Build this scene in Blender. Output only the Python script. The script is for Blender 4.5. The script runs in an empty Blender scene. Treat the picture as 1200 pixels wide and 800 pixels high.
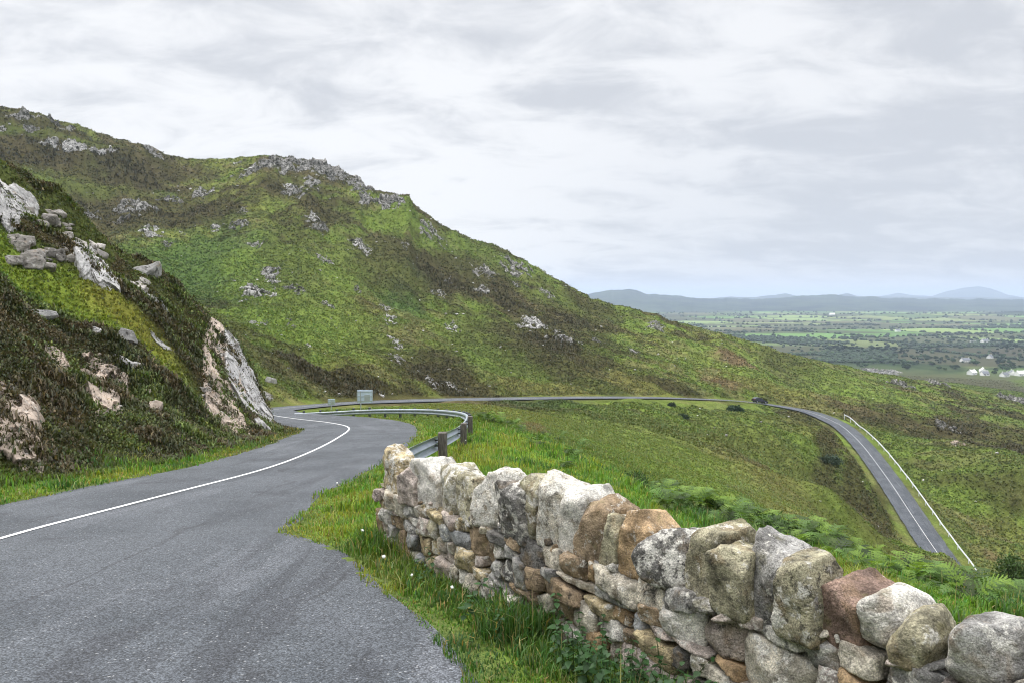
import bpy, bmesh, math, random, time
import numpy as np
from mathutils import Vector, Matrix, Quaternion, Euler
T0 = time.time()
rng = np.random.default_rng(7)
random.seed(7)
C = bpy.context.scene.collection
R = math.radians

# ------------------------------------------------------------------ camera model (photo pixels 1200 x 800)
F_PX = 850.0
PITCH = math.atan(52 / F_PX)
CP, SP = math.cos(PITCH), math.sin(PITCH)

def unproj(px, py, d):
    """world point seen at photo pixel (px,py) at forward distance d (eye at the origin)"""
    xc = (px - 600) / F_PX; yc = (400 - py) / F_PX
    v = np.array([xc, CP + yc * SP, -SP + yc * CP])
    return v * (d / v[1])

def ray(px, py):
    xc = (px - 600) / F_PX; yc = (400 - py) / F_PX
    v = np.array([xc, CP + yc * SP, -SP + yc * CP])
    return v / math.hypot(v[0], v[1])       # horizontal unit length

def sstep(a, b, x):
    t = np.clip((x - a) / (b - a), 0, 1)
    return t * t * (3 - 2 * t)

# ------------------------------------------------------------------ noise
def _h(n):
    n = n.astype(np.uint32)
    n ^= n >> np.uint32(16); n *= np.uint32(0x7feb352d)
    n ^= n >> np.uint32(15); n *= np.uint32(0x846ca68b)
    n ^= n >> np.uint32(16)
    return n.astype(np.float64) / 4294967295.0

def hash2(ix, iy, s=0):
    with np.errstate(over='ignore'):
        n = (ix.astype(np.int64) * 374761393 + iy.astype(np.int64) * 668265263 + s * 982451653) & 0xffffffff
        return _h(n)

def hash3(ix, iy, iz, s=0):
    with np.errstate(over='ignore'):
        n = (ix.astype(np.int64) * 374761393 + iy.astype(np.int64) * 668265263 + iz.astype(np.int64) * 2147483647 * 3 + s * 982451653) & 0xffffffff
        return _h(n)

def vn2(x, y, s=0):
    ix = np.floor(x); iy = np.floor(y); fx = x - ix; fy = y - iy
    fx = fx * fx * fx * (fx * (fx * 6 - 15) + 10); fy = fy * fy * fy * (fy * (fy * 6 - 15) + 10)
    a = hash2(ix, iy, s); b = hash2(ix + 1, iy, s); c = hash2(ix, iy + 1, s); d = hash2(ix + 1, iy + 1, s)
    return (a + (b - a) * fx) * (1 - fy) + (c + (d - c) * fx) * fy

def fbm2(x, y, octv=4, s=0, gain=0.5):
    x = np.asarray(x, float); y = np.asarray(y, float)
    r = np.zeros(np.broadcast(x, y).shape); a = 1.0; t = 0
    for o in range(octv):
        r += a * (vn2(x, y, s + o * 17) * 2 - 1); t += a
        x, y = (x * 0.8 - y * 0.6) * 2.03 + 11.3, (x * 0.6 + y * 0.8) * 2.03 + 5.7
        a *= gain
    return r / t * 1.5

def vn3(p, s=0):
    i = np.floor(p); f = p - i
    f = f * f * (3 - 2 * f)
    r = 0
    for dx in (0, 1):
        for dy in (0, 1):
            for dz in (0, 1):
                w = (f[:, 0] if dx else 1 - f[:, 0]) * (f[:, 1] if dy else 1 - f[:, 1]) * (f[:, 2] if dz else 1 - f[:, 2])
                r = r + w * hash3(i[:, 0] + dx, i[:, 1] + dy, i[:, 2] + dz, s)
    return r * 2 - 1

def fbm3(p, octv=4, s=0, gain=0.5):
    r = np.zeros(len(p)); a = 1.0; t = 0
    for o in range(octv):
        r += a * vn3(p, s + o * 13); t += a
        p = p * 2.07 + 3.1; a *= gain
    return r / t * 1.4

# ------------------------------------------------------------------ object helpers
def tag(o, label=None, cat=None, group=None, kind=None):
    if label: o['label'] = label
    if cat: o['category'] = cat
    if group: o['group'] = group
    if kind: o['kind'] = kind
    return o

def link(name, me, m=None, parent=None, loc=None):
    o = bpy.data.objects.new(name, me)
    if m is not None and me is not None and not me.materials: me.materials.append(m)
    C.objects.link(o)
    if parent: o.parent = parent
    if loc is not None: o.location = loc
    return o

def empty(name, loc=(0, 0, 0), rz=0.0):
    o = bpy.data.objects.new(name, None); C.objects.link(o)
    o.location = loc; o.rotation_euler = (0, 0, rz); o.empty_display_size = 0.2
    return o

def np_mesh(name, V, faces, cols=None, smooth=True, uv=None):
    """faces: list of int arrays (n,k)"""
    me = bpy.data.meshes.new(name)
    V = np.asarray(V, np.float32)
    me.vertices.add(len(V)); me.vertices.foreach_set('co', V.ravel())
    loops = np.concatenate([f.ravel() for f in faces]).astype(np.int32)
    tot = np.concatenate([np.full(len(f), f.shape[1], np.int32) for f in faces])
    st = np.concatenate([[0], np.cumsum(tot)[:-1]]).astype(np.int32)
    me.loops.add(len(loops)); me.loops.foreach_set('vertex_index', loops)
    me.polygons.add(len(tot)); me.polygons.foreach_set('loop_start', st)
    try: me.polygons.foreach_set('loop_total', tot)
    except Exception: pass
    me.polygons.foreach_set('use_smooth', np.full(len(tot), smooth, bool))
    me.update(calc_edges=True)
    if cols is not None:
        a = me.attributes.new('Col', 'FLOAT_COLOR', 'POINT')
        c = np.ones((len(V), 4), np.float32); c[:, :3] = cols[:, :3]
        if cols.shape[1] > 3: c[:, 3] = cols[:, 3]
        a.data.foreach_set('color', c.ravel())
    if uv is not None:
        l = me.uv_layers.new(name='UVMap')
        l.data.foreach_set('uv', np.asarray(uv, np.float32)[loops].ravel())
    me.validate()
    return me

def bm_mesh(name, bm, smooth=False):
    me = bpy.data.meshes.new(name)
    bmesh.ops.recalc_face_normals(bm, faces=bm.faces[:])
    bm.to_mesh(me); bm.free()
    if smooth:
        for p in me.polygons: p.use_smooth = True
    return me

def add_box(bm, c, s, rot=None, bev=0.0):
    r = bmesh.ops.create_cube(bm, size=1.0)
    vs = r['verts']
    M = Matrix.Translation(Vector(c)) @ (rot.to_4x4() if rot is not None else Matrix.Identity(4)) @ Matrix.Diagonal((s[0], s[1], s[2], 1))
    bmesh.ops.transform(bm, matrix=M, verts=vs)
    if bev > 0:
        es = list({e for v in vs for e in v.link_edges})
        bmesh.ops.bevel(bm, geom=es, offset=bev, segments=2, affect='EDGES', profile=0.5)

def add_cyl(bm, a, b, r1, r2=None, seg=12):
    a = Vector(a); b = Vector(b); d = b - a
    q = d.to_track_quat('Z', 'Y').to_matrix().to_4x4()
    bmesh.ops.create_cone(bm, cap_ends=True, segments=seg, radius1=r1, radius2=r1 if r2 is None else r2,
                          depth=d.length, matrix=Matrix.Translation((a + b) / 2) @ q)

def copy_tree(o, parent=None):
    c = o.copy(); C.objects.link(c)
    if parent: c.parent = parent
    for ch in list(o.children): copy_tree(ch, c)
    return c

# ------------------------------------------------------------------ materials
def new_mat(name):
    m = bpy.data.materials.new(name); m.use_nodes = True
    nt = m.node_tree; nt.nodes.clear()
    return m, nt

def N(nt, typ, **kw):
    n = nt.nodes.new(typ)
    for k, v in kw.items():
        if k in n.inputs: n.inputs[k].default_value = v
        else: setattr(n, k, v)
    return n

def noise(nt, vec, scale, detail=4.0, rough=0.55, dist=0.0):
    n = nt.nodes.new('ShaderNodeTexNoise')
    n.inputs['Scale'].default_value = scale; n.inputs['Detail'].default_value = detail
    n.inputs['Roughness'].default_value = rough; n.inputs['Distortion'].default_value = dist
    if vec is not None: nt.links.new(vec, n.inputs['Vector'])
    return n.outputs['Fac']

def maprange(nt, v, a, b, c, d, smooth=True):
    n = nt.nodes.new('ShaderNodeMapRange')
    n.interpolation_type = 'SMOOTHSTEP' if smooth else 'LINEAR'
    n.inputs[1].default_value = a; n.inputs[2].default_value = b; n.inputs[3].default_value = c; n.inputs[4].default_value = d
    nt.links.new(v, n.inputs[0]); return n.outputs[0]

def math_(nt, op, a, b=None, clamp=False):
    n = nt.nodes.new('ShaderNodeMath'); n.operation = op; n.use_clamp = clamp
    for i, v in enumerate((a, b)):
        if v is None: continue
        if isinstance(v, (int, float)): n.inputs[i].default_value = v
        else: nt.links.new(v, n.inputs[i])
    return n.outputs[0]

def mixc(nt, fac, a, b, mode='MIX'):
    n = nt.nodes.new('ShaderNodeMix'); n.data_type = 'RGBA'; n.blend_type = mode
    def put(s, v):
        if isinstance(v, tuple): s.default_value = v if len(v) == 4 else (*v, 1)
        elif isinstance(v, (int, float)): s.default_value = v
        else: nt.links.new(v, s)
    put(n.inputs[0], fac); put(n.inputs[6], a); put(n.inputs[7], b)
    return n.outputs[2]

def grey(nt, v):
    n = nt.nodes.new('ShaderNodeCombineColor')
    for i in range(3): nt.links.new(v, n.inputs[i])
    return n.outputs[0]

def bsdf_out(nt, col, rough=0.8, metallic=0.0, spec=0.3, bump=None, bstr=0.5, bdist=0.02):
    b = nt.nodes.new('ShaderNodeBsdfPrincipled'); o = nt.nodes.new('ShaderNodeOutputMaterial')
    if isinstance(col, tuple): b.inputs['Base Color'].default_value = (*col, 1)
    else: nt.links.new(col, b.inputs['Base Color'])
    if isinstance(rough, (int, float)): b.inputs['Roughness'].default_value = rough
    else: nt.links.new(rough, b.inputs['Roughness'])
    b.inputs['Metallic'].default_value = metallic
    b.inputs['Specular IOR Level'].default_value = spec
    if bump is not None:
        n = nt.nodes.new('ShaderNodeBump'); n.inputs['Strength'].default_value = bstr; n.inputs['Distance'].default_value = bdist
        nt.links.new(bump, n.inputs['Height']); nt.links.new(n.outputs['Normal'], b.inputs['Normal'])
    nt.links.new(b.outputs[0], o.inputs['Surface'])
    return b

def objcoord(nt, randomize=True):
    t = nt.nodes.new('ShaderNodeTexCoord')
    if not randomize: return t.outputs['Object'], None
    i = nt.nodes.new('ShaderNodeObjectInfo')
    v = nt.nodes.new('ShaderNodeVectorMath'); v.operation = 'SCALE'
    c = nt.nodes.new('ShaderNodeCombineXYZ')
    for k, mul in enumerate((37.0, 71.0, 113.0)):
        nt.links.new(math_(nt, 'MULTIPLY', i.outputs['Random'], mul), c.inputs[k])
    a = nt.nodes.new('ShaderNodeVectorMath'); a.operation = 'ADD'
    nt.links.new(t.outputs['Object'], a.inputs[0]); nt.links.new(c.outputs[0], a.inputs[1])
    return a.outputs[0], i

def mat_stone():
    """weathered stone: tint from the object's own colour, lichen amount from its alpha"""
    m, nt = new_mat('weathered_stone')
    v, inf = objcoord(nt)
    base = inf.outputs['Color']; lich = inf.outputs['Alpha']
    n1 = noise(nt, v, 7, 6, 0.65)
    c = mixc(nt, 1.0, base, grey(nt, maprange(nt, n1, 0.3, 0.7, 0.42, 1.6)), 'MULTIPLY')
    # rusty and mossy stains
    st = maprange(nt, noise(nt, v, 5.2, 4, 0.6, 0.6), 0.52, 0.66, 0, 0.5)
    c = mixc(nt, st, c, (0.22, 0.145, 0.07))
    ms = maprange(nt, noise(nt, v, 6.3, 5, 0.65, 0.3), 0.56, 0.68, 0, 0.5)
    c = mixc(nt, ms, c, (0.17, 0.155, 0.06))
    # black lichen and pits
    bl = maprange(nt, noise(nt, v, 17, 8, 0.78), 0.515, 0.6, 0, 0.88)
    bl = math_(nt, 'MULTIPLY', bl, maprange(nt, math_(nt, 'FRACT', math_(nt, 'MULTIPLY', inf.outputs['Random'], 17.3)), 0, 1, .1, 1.0, False))
    c = mixc(nt, bl, c, (0.035, 0.032, 0.03))
    # pale crust lichen
    ln = noise(nt, v, 11, 8, 0.75, 0.25)
    thr = math_(nt, 'SUBTRACT', math_(nt, 'ADD', ln, math_(nt, 'MULTIPLY', lich, 0.4)), 0.70)
    lm = maprange(nt, thr, -0.03, 0.05, 0, 0.92)
    c = mixc(nt, lm, c, mixc(nt, maprange(nt, noise(nt, v, 55, 3, 0.6), 0.4, 0.6, 0, 1), (0.78, 0.74, 0.66), (0.56, 0.53, 0.47)))
    sp = maprange(nt, noise(nt, v, 120, 3, 0.6), 0.35, 0.65, 0.72, 1.25)
    c = mixc(nt, 1.0, c, grey(nt, sp), 'MULTIPLY')
    h = math_(nt, 'ADD', math_(nt, 'MULTIPLY', noise(nt, v, 10, 8, 0.68), 1.0), math_(nt, 'MULTIPLY', noise(nt, v, 60, 4, 0.65), 0.35))
    bsdf_out(nt, c, 0.9, 0, 0.2, h, 1.0, 0.06)
    return m

def mat_crag():
    """larger outcrop rock: fractured, pinkish grey with dark joints"""
    m, nt = new_mat('outcrop_rock')
    g = nt.nodes.new('ShaderNodeNewGeometry')
    v = g.outputs['Position']
    inf = nt.nodes.new('ShaderNodeObjectInfo')
    n1 = noise(nt, v, 1.6, 7, 0.68)
    c = mixc(nt, 1.0, inf.outputs['Color'], grey(nt, maprange(nt, n1, 0.28, 0.74, 0.6, 1.4)), 'MULTIPLY')
    dk = maprange(nt, noise(nt, v, 4.5, 7, 0.75), 0.53, 0.63, 0, 0.85)
    c = mixc(nt, dk, c, (0.045, 0.04, 0.033))
    lt = maprange(nt, noise(nt, v, 6.5, 6, 0.7), 0.55, 0.66, 0, 0.6)
    c = mixc(nt, lt, c, (0.56, 0.54, 0.5))
    oc = maprange(nt, noise(nt, v, 2.2, 5, 0.65), 0.58, 0.7, 0, 0.45)
    c = mixc(nt, oc, c, (0.3, 0.19, 0.1))
    h = noise(nt, v, 4, 9, 0.72)
    bsdf_out(nt, c, 0.92, 0, 0.2, h, 1.0, 0.12)
    return m

def N_noise_col(nt, v, s):
    n = nt.nodes.new('ShaderNodeTexNoise'); n.inputs['Scale'].default_value = s; n.inputs['Detail'].default_value = 3
    nt.links.new(v, n.inputs['Vector']); return n.outputs['Color']

def mat_foliage(name, trans=0.35, tint=(1, 1, 1)):
    m, nt = new_mat(name)
    a = nt.nodes.new('ShaderNodeAttribute'); a.attribute_name = 'Col'
    c = mixc(nt, 1.0, a.outputs['Color'], (*tint, 1), 'MULTIPLY')
    d = nt.nodes.new('ShaderNodeBsdfDiffuse'); t = nt.nodes.new('ShaderNodeBsdfTranslucent')
    g = nt.nodes.new('ShaderNodeBsdfGlossy'); g.inputs['Roughness'].default_value = 0.55
    nt.links.new(c, d.inputs['Color'])
    nt.links.new(mixc(nt, 1.0, c, (1.15, 1.2, 0.6, 1), 'MULTIPLY'), t.inputs['Color'])
    mx = nt.nodes.new('ShaderNodeMixShader'); mx.inputs[0].default_value = trans
    nt.links.new(d.outputs[0], mx.inputs[1]); nt.links.new(t.outputs[0], mx.inputs[2])
    m2 = nt.nodes.new('ShaderNodeMixShader'); m2.inputs[0].default_value = 0.025
    nt.links.new(mx.outputs[0], m2.inputs[1]); nt.links.new(g.outputs[0], m2.inputs[2])
    o = nt.nodes.new('ShaderNodeOutputMaterial'); nt.links.new(m2.outputs[0], o.inputs['Surface'])
    return m

def mat_ground():
    m, nt = new_mat('moorland_ground')
    a = nt.nodes.new('ShaderNodeAttribute'); a.attribute_name = 'Col'
    g = nt.nodes.new('ShaderNodeNewGeometry'); v = g.outputs['Position']
    n1 = noise(nt, v, 0.45, 5, 0.7); n2 = noise(nt, v, 2.6, 5, 0.72); n3 = noise(nt, v, 14, 4, 0.7)
    f = math_(nt, 'MULTIPLY', maprange(nt, n1, 0.3, 0.7, 0.8, 1.22), maprange(nt, n2, 0.3, 0.7, 0.72, 1.3))
    f = math_(nt, 'MULTIPLY', f, maprange(nt, n3, 0.3, 0.7, 0.75, 1.25))
    f = mixc(nt, a.outputs['Alpha'], (1, 1, 1, 1), grey(nt, f))
    c = mixc(nt, 1.0, a.outputs['Color'], f, 'MULTIPLY')
    h = math_(nt, 'ADD', n2, math_(nt, 'MULTIPLY', n3, 0.25))
    bsdf_out(nt, c, 1.0, 0, 0.0, h, 0.7, 0.25)
    return m

def mat_asphalt():
    m, nt = new_mat('chip_seal_asphalt')
    u = nt.nodes.new('ShaderNodeUVMap')
    g = nt.nodes.new('ShaderNodeNewGeometry'); p = g.outputs['Position']
    sx = nt.nodes.new('ShaderNodeSeparateXYZ'); nt.links.new(u.outputs[0], sx.inputs[0])
    def uvs(kx, ky):
        c = nt.nodes.new('ShaderNodeCombineXYZ')
        nt.links.new(math_(nt, 'MULTIPLY', sx.outputs[0], kx), c.inputs[0]); nt.links.new(math_(nt, 'MULTIPLY', sx.outputs[1], ky), c.inputs[1])
        return c.outputs[0]
    vo = nt.nodes.new('ShaderNodeTexVoronoi'); vo.inputs['Scale'].default_value = 75; nt.links.new(p, vo.inputs['Vector'])
    sc = nt.nodes.new('ShaderNodeSeparateColor'); nt.links.new(vo.outputs['Color'], sc.inputs[0])
    chip = maprange(nt, sc.outputs[0], 0, 1, 0.45, 1.6, False)
    gap = maprange(nt, vo.outputs['Distance'], 0.3, 0.75, 1.0, 0.5)
    col = mixc(nt, maprange(nt, noise(nt, p, 0.55, 5, 0.6), 0.35, 0.65, 0, 1), (0.056, 0.063, 0.072), (0.088, 0.096, 0.107))
    # bitumen-rich patches and long wheel streaks that follow the lane
    stn = noise(nt, uvs(1.1, 0.09), 1.6, 5, 0.6, 0.8)
    stm = maprange(nt, stn, 0.55, 0.68, 0, 0.62)
    col = mixc(nt, stm, col, (0.04, 0.043, 0.05))
    pt = maprange(nt, noise(nt, p, 0.85, 6, 0.68, 0.9), 0.56, 0.66, 0, 0.6)
    col = mixc(nt, pt, col, (0.038, 0.04, 0.047))
    lt = maprange(nt, noise(nt, uvs(0.8, 0.12), 1.3, 4, 0.6, 0.4), 0.54, 0.7, 0, 0.55)
    col = mixc(nt, lt, col, (0.15, 0.157, 0.172))
    # dark tar seams
    w = nt.nodes.new('ShaderNodeTexVoronoi'); w.feature = 'DISTANCE_TO_EDGE'; w.inputs['Scale'].default_value = 1.0
    nt.links.new(mixc(nt, 0.35, uvs(0.55, 0.075), N_noise_col(nt, uvs(0.9, 0.25), 1.5)), w.inputs['Vector'])
    sm = math_(nt, 'MULTIPLY', maprange(nt, w.outputs['Distance'], 0.003, 0.014, 0.5, 0), maprange(nt, noise(nt, p, 0.6, 3), 0.5, 0.6, 0, 1))
    col = mixc(nt, sm, col, (0.03, 0.03, 0.034))
    col = mixc(nt, 1.0, col, grey(nt, math_(nt, 'MULTIPLY', chip, gap)), 'MULTIPLY')
    wh = maprange(nt, sc.outputs[1], 0.985, 0.995, 0, 0.45)
    col = mixc(nt, wh, col, (0.42, 0.42, 0.42))
    h = math_(nt, 'ADD', math_(nt, 'MULTIPLY', vo.outputs['Distance'], -1.0), math_(nt, 'MULTIPLY', noise(nt, p, 4, 4), 0.6))
    bsdf_out(nt, col, 0.78, 0, 0.35, h, 0.8, 0.008)
    return m

def mat_paint():
    m, nt = new_mat('worn_road_paint')
    g = nt.nodes.new('ShaderNodeNewGeometry'); p = g.outputs['Position']
    w = maprange(nt, noise(nt, p, 26, 5, 0.7), 0.5, 0.64, 0, 0.75)
    c = mixc(nt, w, (0.72, 0.72, 0.7), (0.2, 0.2, 0.21))
    bsdf_out(nt, c, 0.7, 0, 0.3)
    return m

def simple_mat(name, col, rough=0.6, metallic=0.0, var=0.2, scale=8.0, spec=0.4, dirt=None):
    m, nt = new_mat(name)
    v, inf = objcoord(nt)
    f = maprange(nt, noise(nt, v, scale, 5, 0.65), 0.3, 0.7, 1 - var, 1 + var)
    c = mixc(nt, 1.0, (*col, 1), grey(nt, f), 'MULTIPLY')
    if dirt:
        c = mixc(nt, maprange(nt, noise(nt, v, scale * 0.6, 6, 0.7), 0.5, 0.7, 0, 0.7), c, dirt)
    bsdf_out(nt, c, rough, metallic, spec, noise(nt, v, scale * 4, 4), 0.15, 0.01)
    return m

def mat_wood():
    m, nt = new_mat('weathered_timber')
    t = nt.nodes.new('ShaderNodeTexCoord')
    mp = nt.nodes.new('ShaderNodeMapping'); mp.inputs['Scale'].default_value = (14, 14, 1.6)
    nt.links.new(t.outputs['Object'], mp.inputs[0])
    n1 = noise(nt, mp.outputs[0], 2.2, 6, 0.7, 0.8)
    c = mixc(nt, maprange(nt, n1, 0.3, 0.7, 0, 1), (0.05, 0.043, 0.036), (0.17, 0.15, 0.13))
    bsdf_out(nt, c, 0.9, 0, 0.2, n1, 0.6, 0.01)
    return m

def mat_outcrop():
    """far outcrops: fractured rock with heather in the joints"""
    m, nt = new_mat('far_outcrop_rock')
    g = nt.nodes.new('ShaderNodeNewGeometry'); v = g.outputs['Position']
    inf = nt.nodes.new('ShaderNodeObjectInfo')
    c = mixc(nt, 1.0, inf.outputs['Color'], grey(nt, maprange(nt, noise(nt, v, .7, 6, .7), .3, .7, .45, 1.6)), 'MULTIPLY')
    c = mixc(nt, maprange(nt, noise(nt, v, 1.3, 5, .7), .52, .6, 0, .75), c, (.52, .5, .47))
    c = mixc(nt, maprange(nt, noise(nt, v, .9, 6, .72, .4), .49, .56, 0, .92), c, (.035, .036, .018))
    bsdf_out(nt, c, .95, 0, .1, noise(nt, v, 1.5, 8, .72), 1.0, .4)
    return m
M_OUTCROP = mat_outcrop()
M_STONE = mat_stone(); M_CRAG = mat_crag(); M_GROUND = mat_ground(); M_ASPH = mat_asphalt(); M_PAINT = mat_paint()
M_GRASS = mat_foliage('grass_blades', 0.35); M_HEATH = mat_foliage('heather_sprigs', 0.15)
M_FERN = mat_foliage('bracken_fronds', 0.35); M_NETTLE = mat_foliage('nettle_leaves', 0.3); M_TREE = mat_foliage('tree_leaves', 0.2)
M_STEEL = simple_mat('galvanised_steel', (0.33, 0.37, 0.41), 0.45, 0.5, 0.15, 3.0, 0.5, (0.3, 0.3, 0.3))
M_DKSTEEL = simple_mat('dark_steel_post', (0.06, 0.062, 0.065), 0.6, 0.3, 0.2, 9)
M_WOOD = mat_wood()
M_WHITE = simple_mat('white_barrier_paint', (0.62, 0.64, 0.66), 0.45, 0.0, 0.08, 2.0)
M_SIGN = simple_mat('grey_sign_back', (0.54, 0.62, 0.74), 0.5, 0.2, 0.08, 2.5)
M_SIGNPOST = simple_mat('grey_sign_post', (0.42, 0.45, 0.48), 0.45, 0.5, 0.08, 3)
M_CORE = simple_mat('wall_core_rubble', (0.07, 0.06, 0.05), 0.95, 0, 0.4, 14)
M_CAR = simple_mat('black_car_paint', (0.012, 0.012, 0.016), 0.18, 0.0, 0.05, 1, 0.6)
M_GLASSD = simple_mat('dark_car_glass', (0.02, 0.024, 0.03), 0.05, 0, 0.02, 1, 0.7)
M_RUBBER = simple_mat('tyre_rubber', (0.02, 0.02, 0.02), 0.85)
M_RIM = simple_mat('alloy_rim', (0.5, 0.5, 0.52), 0.3, 0.9)
M_LAMPW = simple_mat('headlamp_lens', (0.75, 0.77, 0.8), 0.1)
M_LAMPR = simple_mat('rear_lamp_lens', (0.35, 0.02, 0.02), 0.2)
M_RENDER = simple_mat('white_house_render', (0.8, 0.79, 0.76), 0.85, 0, 0.06, 0.5)
M_SLATE = simple_mat('grey_slate_roof', (0.16, 0.165, 0.18), 0.75, 0, 0.2, 1.2)
M_PANE = simple_mat('dark_window_pane', (0.03, 0.035, 0.04), 0.08)
M_BARK = simple_mat('tree_bark', (0.09, 0.07, 0.05), 0.9, 0, 0.3, 2)

# ------------------------------------------------------------------ the road's centre line
# (photo px, photo py, forward distance, left half width, right half width)
RP = [(0, 632, 8.3, 1.95, 3.3), (100, 605, 9.9, 1.95, 3.0), (200, 578, 12.1, 1.9, 2.6), (300, 552, 15.4, 1.9, 2.35),
      (350, 535, 18.9, 1.95, 2.45), (395, 513, 26.5, 2.0, 2.9), (408, 500, 34.8, 2.1, 3.0), (385, 494.8, 39.8, 2.2, 2.9), (350, 490.6, 44.5, 2.2, 2.6),
      (328, 487.6, 49, 2.2, 2.4), (313, 484.6, 54.5, 2.2, 2.4), (309, 481.8, 60, 2.3, 2.4), (325, 479, 67, 2.3, 2.3), (370, 474.7, 82, 2.3, 2.3),
      (420, 471.3, 100, 2.3, 2.3), (500, 468.5, 116, 2.3, 2.3), (600, 466.5, 132, 2.3, 2.3), (700, 465.2, 150, 2.3, 2.3),
      (800, 466.3, 172, 2.3, 2.3), (890, 472, 194, 2.35, 2.35), (945, 481.5, 192, 2.4, 2.4), (980, 495, 181, 2.4, 2.4), (1003, 513, 169, 2.35, 2.35), (1040, 560, 145, 2.3, 2.3),
      (1070, 605, 128.5, 2.3, 2.3), (1095, 642, 118, 2.3, 2.3), (1130, 690, 107, 2.3, 2.3), (1200, 775, 92, 2.3, 2.3)]
pts = [(-7.6, -40, 3.2, 2.0, 3.0), (-6.6, -18, 0.55, 2.0, 5.0), (-6.1, -6, -1.0, 1.95, 6.8), (-5.9, 0, -1.72, 1.95, 6.3), (-5.87, 2.2, -1.99, 1.95, 6.5), (-5.86, 4.2, -2.24, 1.95, 5.6), (-5.86, 5.6, -2.41, 1.95, 4.95), (-5.86, 6.8, -2.57, 1.95, 4.35), (-5.86, 7.6, -2.67, 1.95, 3.92)]
for px, py, d, wl, wr in RP:
    p = unproj(px, py, d); pts.append((p[0], p[1], p[2], wl, wr))
pts.append((64, 70, -45, 2.3, 2.3)); pts.append((55, 20, -49, 2.3, 2.3))
pts = np.array(pts, float)
def catmull(P, step=0.5):
    out = []
    n = len(P)
    for i in range(n - 1):
        p0 = P[max(i - 1, 0)]; p1 = P[i]; p2 = P[i + 1]; p3 = P[min(i + 2, n - 1)]
        def kn(a, b): return max(np.linalg.norm(a[:3] - b[:3]) ** 0.5, 1e-4)
        t0 = 0; t1 = t0 + kn(p0, p1) if i > 0 else 1e-3; t2 = t1 + kn(p1, p2); t3 = t2 + (kn(p2, p3) if i < n - 2 else 1e-3)
        if i == 0: p0 = p1 - (p2 - p1) * 1e-3 / (t2 - t1)
        if i == n - 2: p3 = p2 + (p2 - p1) * 1e-3 / (t2 - t1)
        m = max(2, int(np.linalg.norm(p2[:3] - p1[:3]) / step))
        for t in np.linspace(t1, t2, m, endpoint=False):
            A1 = (t1 - t) / (t1 - t0) * p0 + (t - t0) / (t1 - t0) * p1
            A2 = (t2 - t) / (t2 - t1) * p1 + (t - t1) / (t2 - t1) * p2
            A3 = (t3 - t) / (t3 - t2) * p2 + (t - t2) / (t3 - t2) * p3
            B1 = (t2 - t) / (t2 - t0) * A1 + (t - t0) / (t2 - t0) * A2
            B2 = (t3 - t) / (t3 - t1) * A2 + (t - t1) / (t3 - t1) * A3
            out.append((t2 - t) / (t2 - t1) * B1 + (t - t1) / (t2 - t1) * B2)
    out.append(P[-1]); return np.array(out)
RD = catmull(pts, 0.4)
def resample(P, step):
    s = np.concatenate([[0], np.cumsum(np.linalg.norm(np.diff(P[:, :2], axis=0), axis=1))])
    t = np.arange(0, s[-1], step)
    return np.stack([np.interp(t, s, P[:, k]) for k in range(P.shape[1])], 1), t
RD, RS = resample(RD, 0.4)
def smooth1(a, k):
    w = np.hanning(2 * k + 3)[1:-1]; w /= w.sum()
    return np.convolve(np.pad(a, k, mode='edge'), w, 'valid')
RD[:, 2] = smooth1(RD[:, 2], 12)
for k in (0, 1): RD[:, k] = smooth1(RD[:, k], 3)
RT = np.gradient(RD[:, :2], axis=0); RT /= np.linalg.norm(RT, axis=1)[:, None]
RN = np.stack([RT[:, 1], -RT[:, 0]], 1)          # to the right of travel
RSL = np.gradient(RD[:, 2]) / 0.4
RWL = RD[:, 3] + 0.05 * fbm2(RS * 0.9, RS * 0, 3, 3) + 0.04 * fbm2(RS * 1.3, RS * 0, 2, 4)
RWR = RD[:, 4] + 0.07 * fbm2(RS * 0.9, RS * 0 + 9, 3, 5) + 0.04 * fbm2(RS * 1.3, RS * 0 + 4, 2, 6)

RWLS = np.gradient(RWL) / .4; RWRS = np.gradient(RWR) / .4
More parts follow.
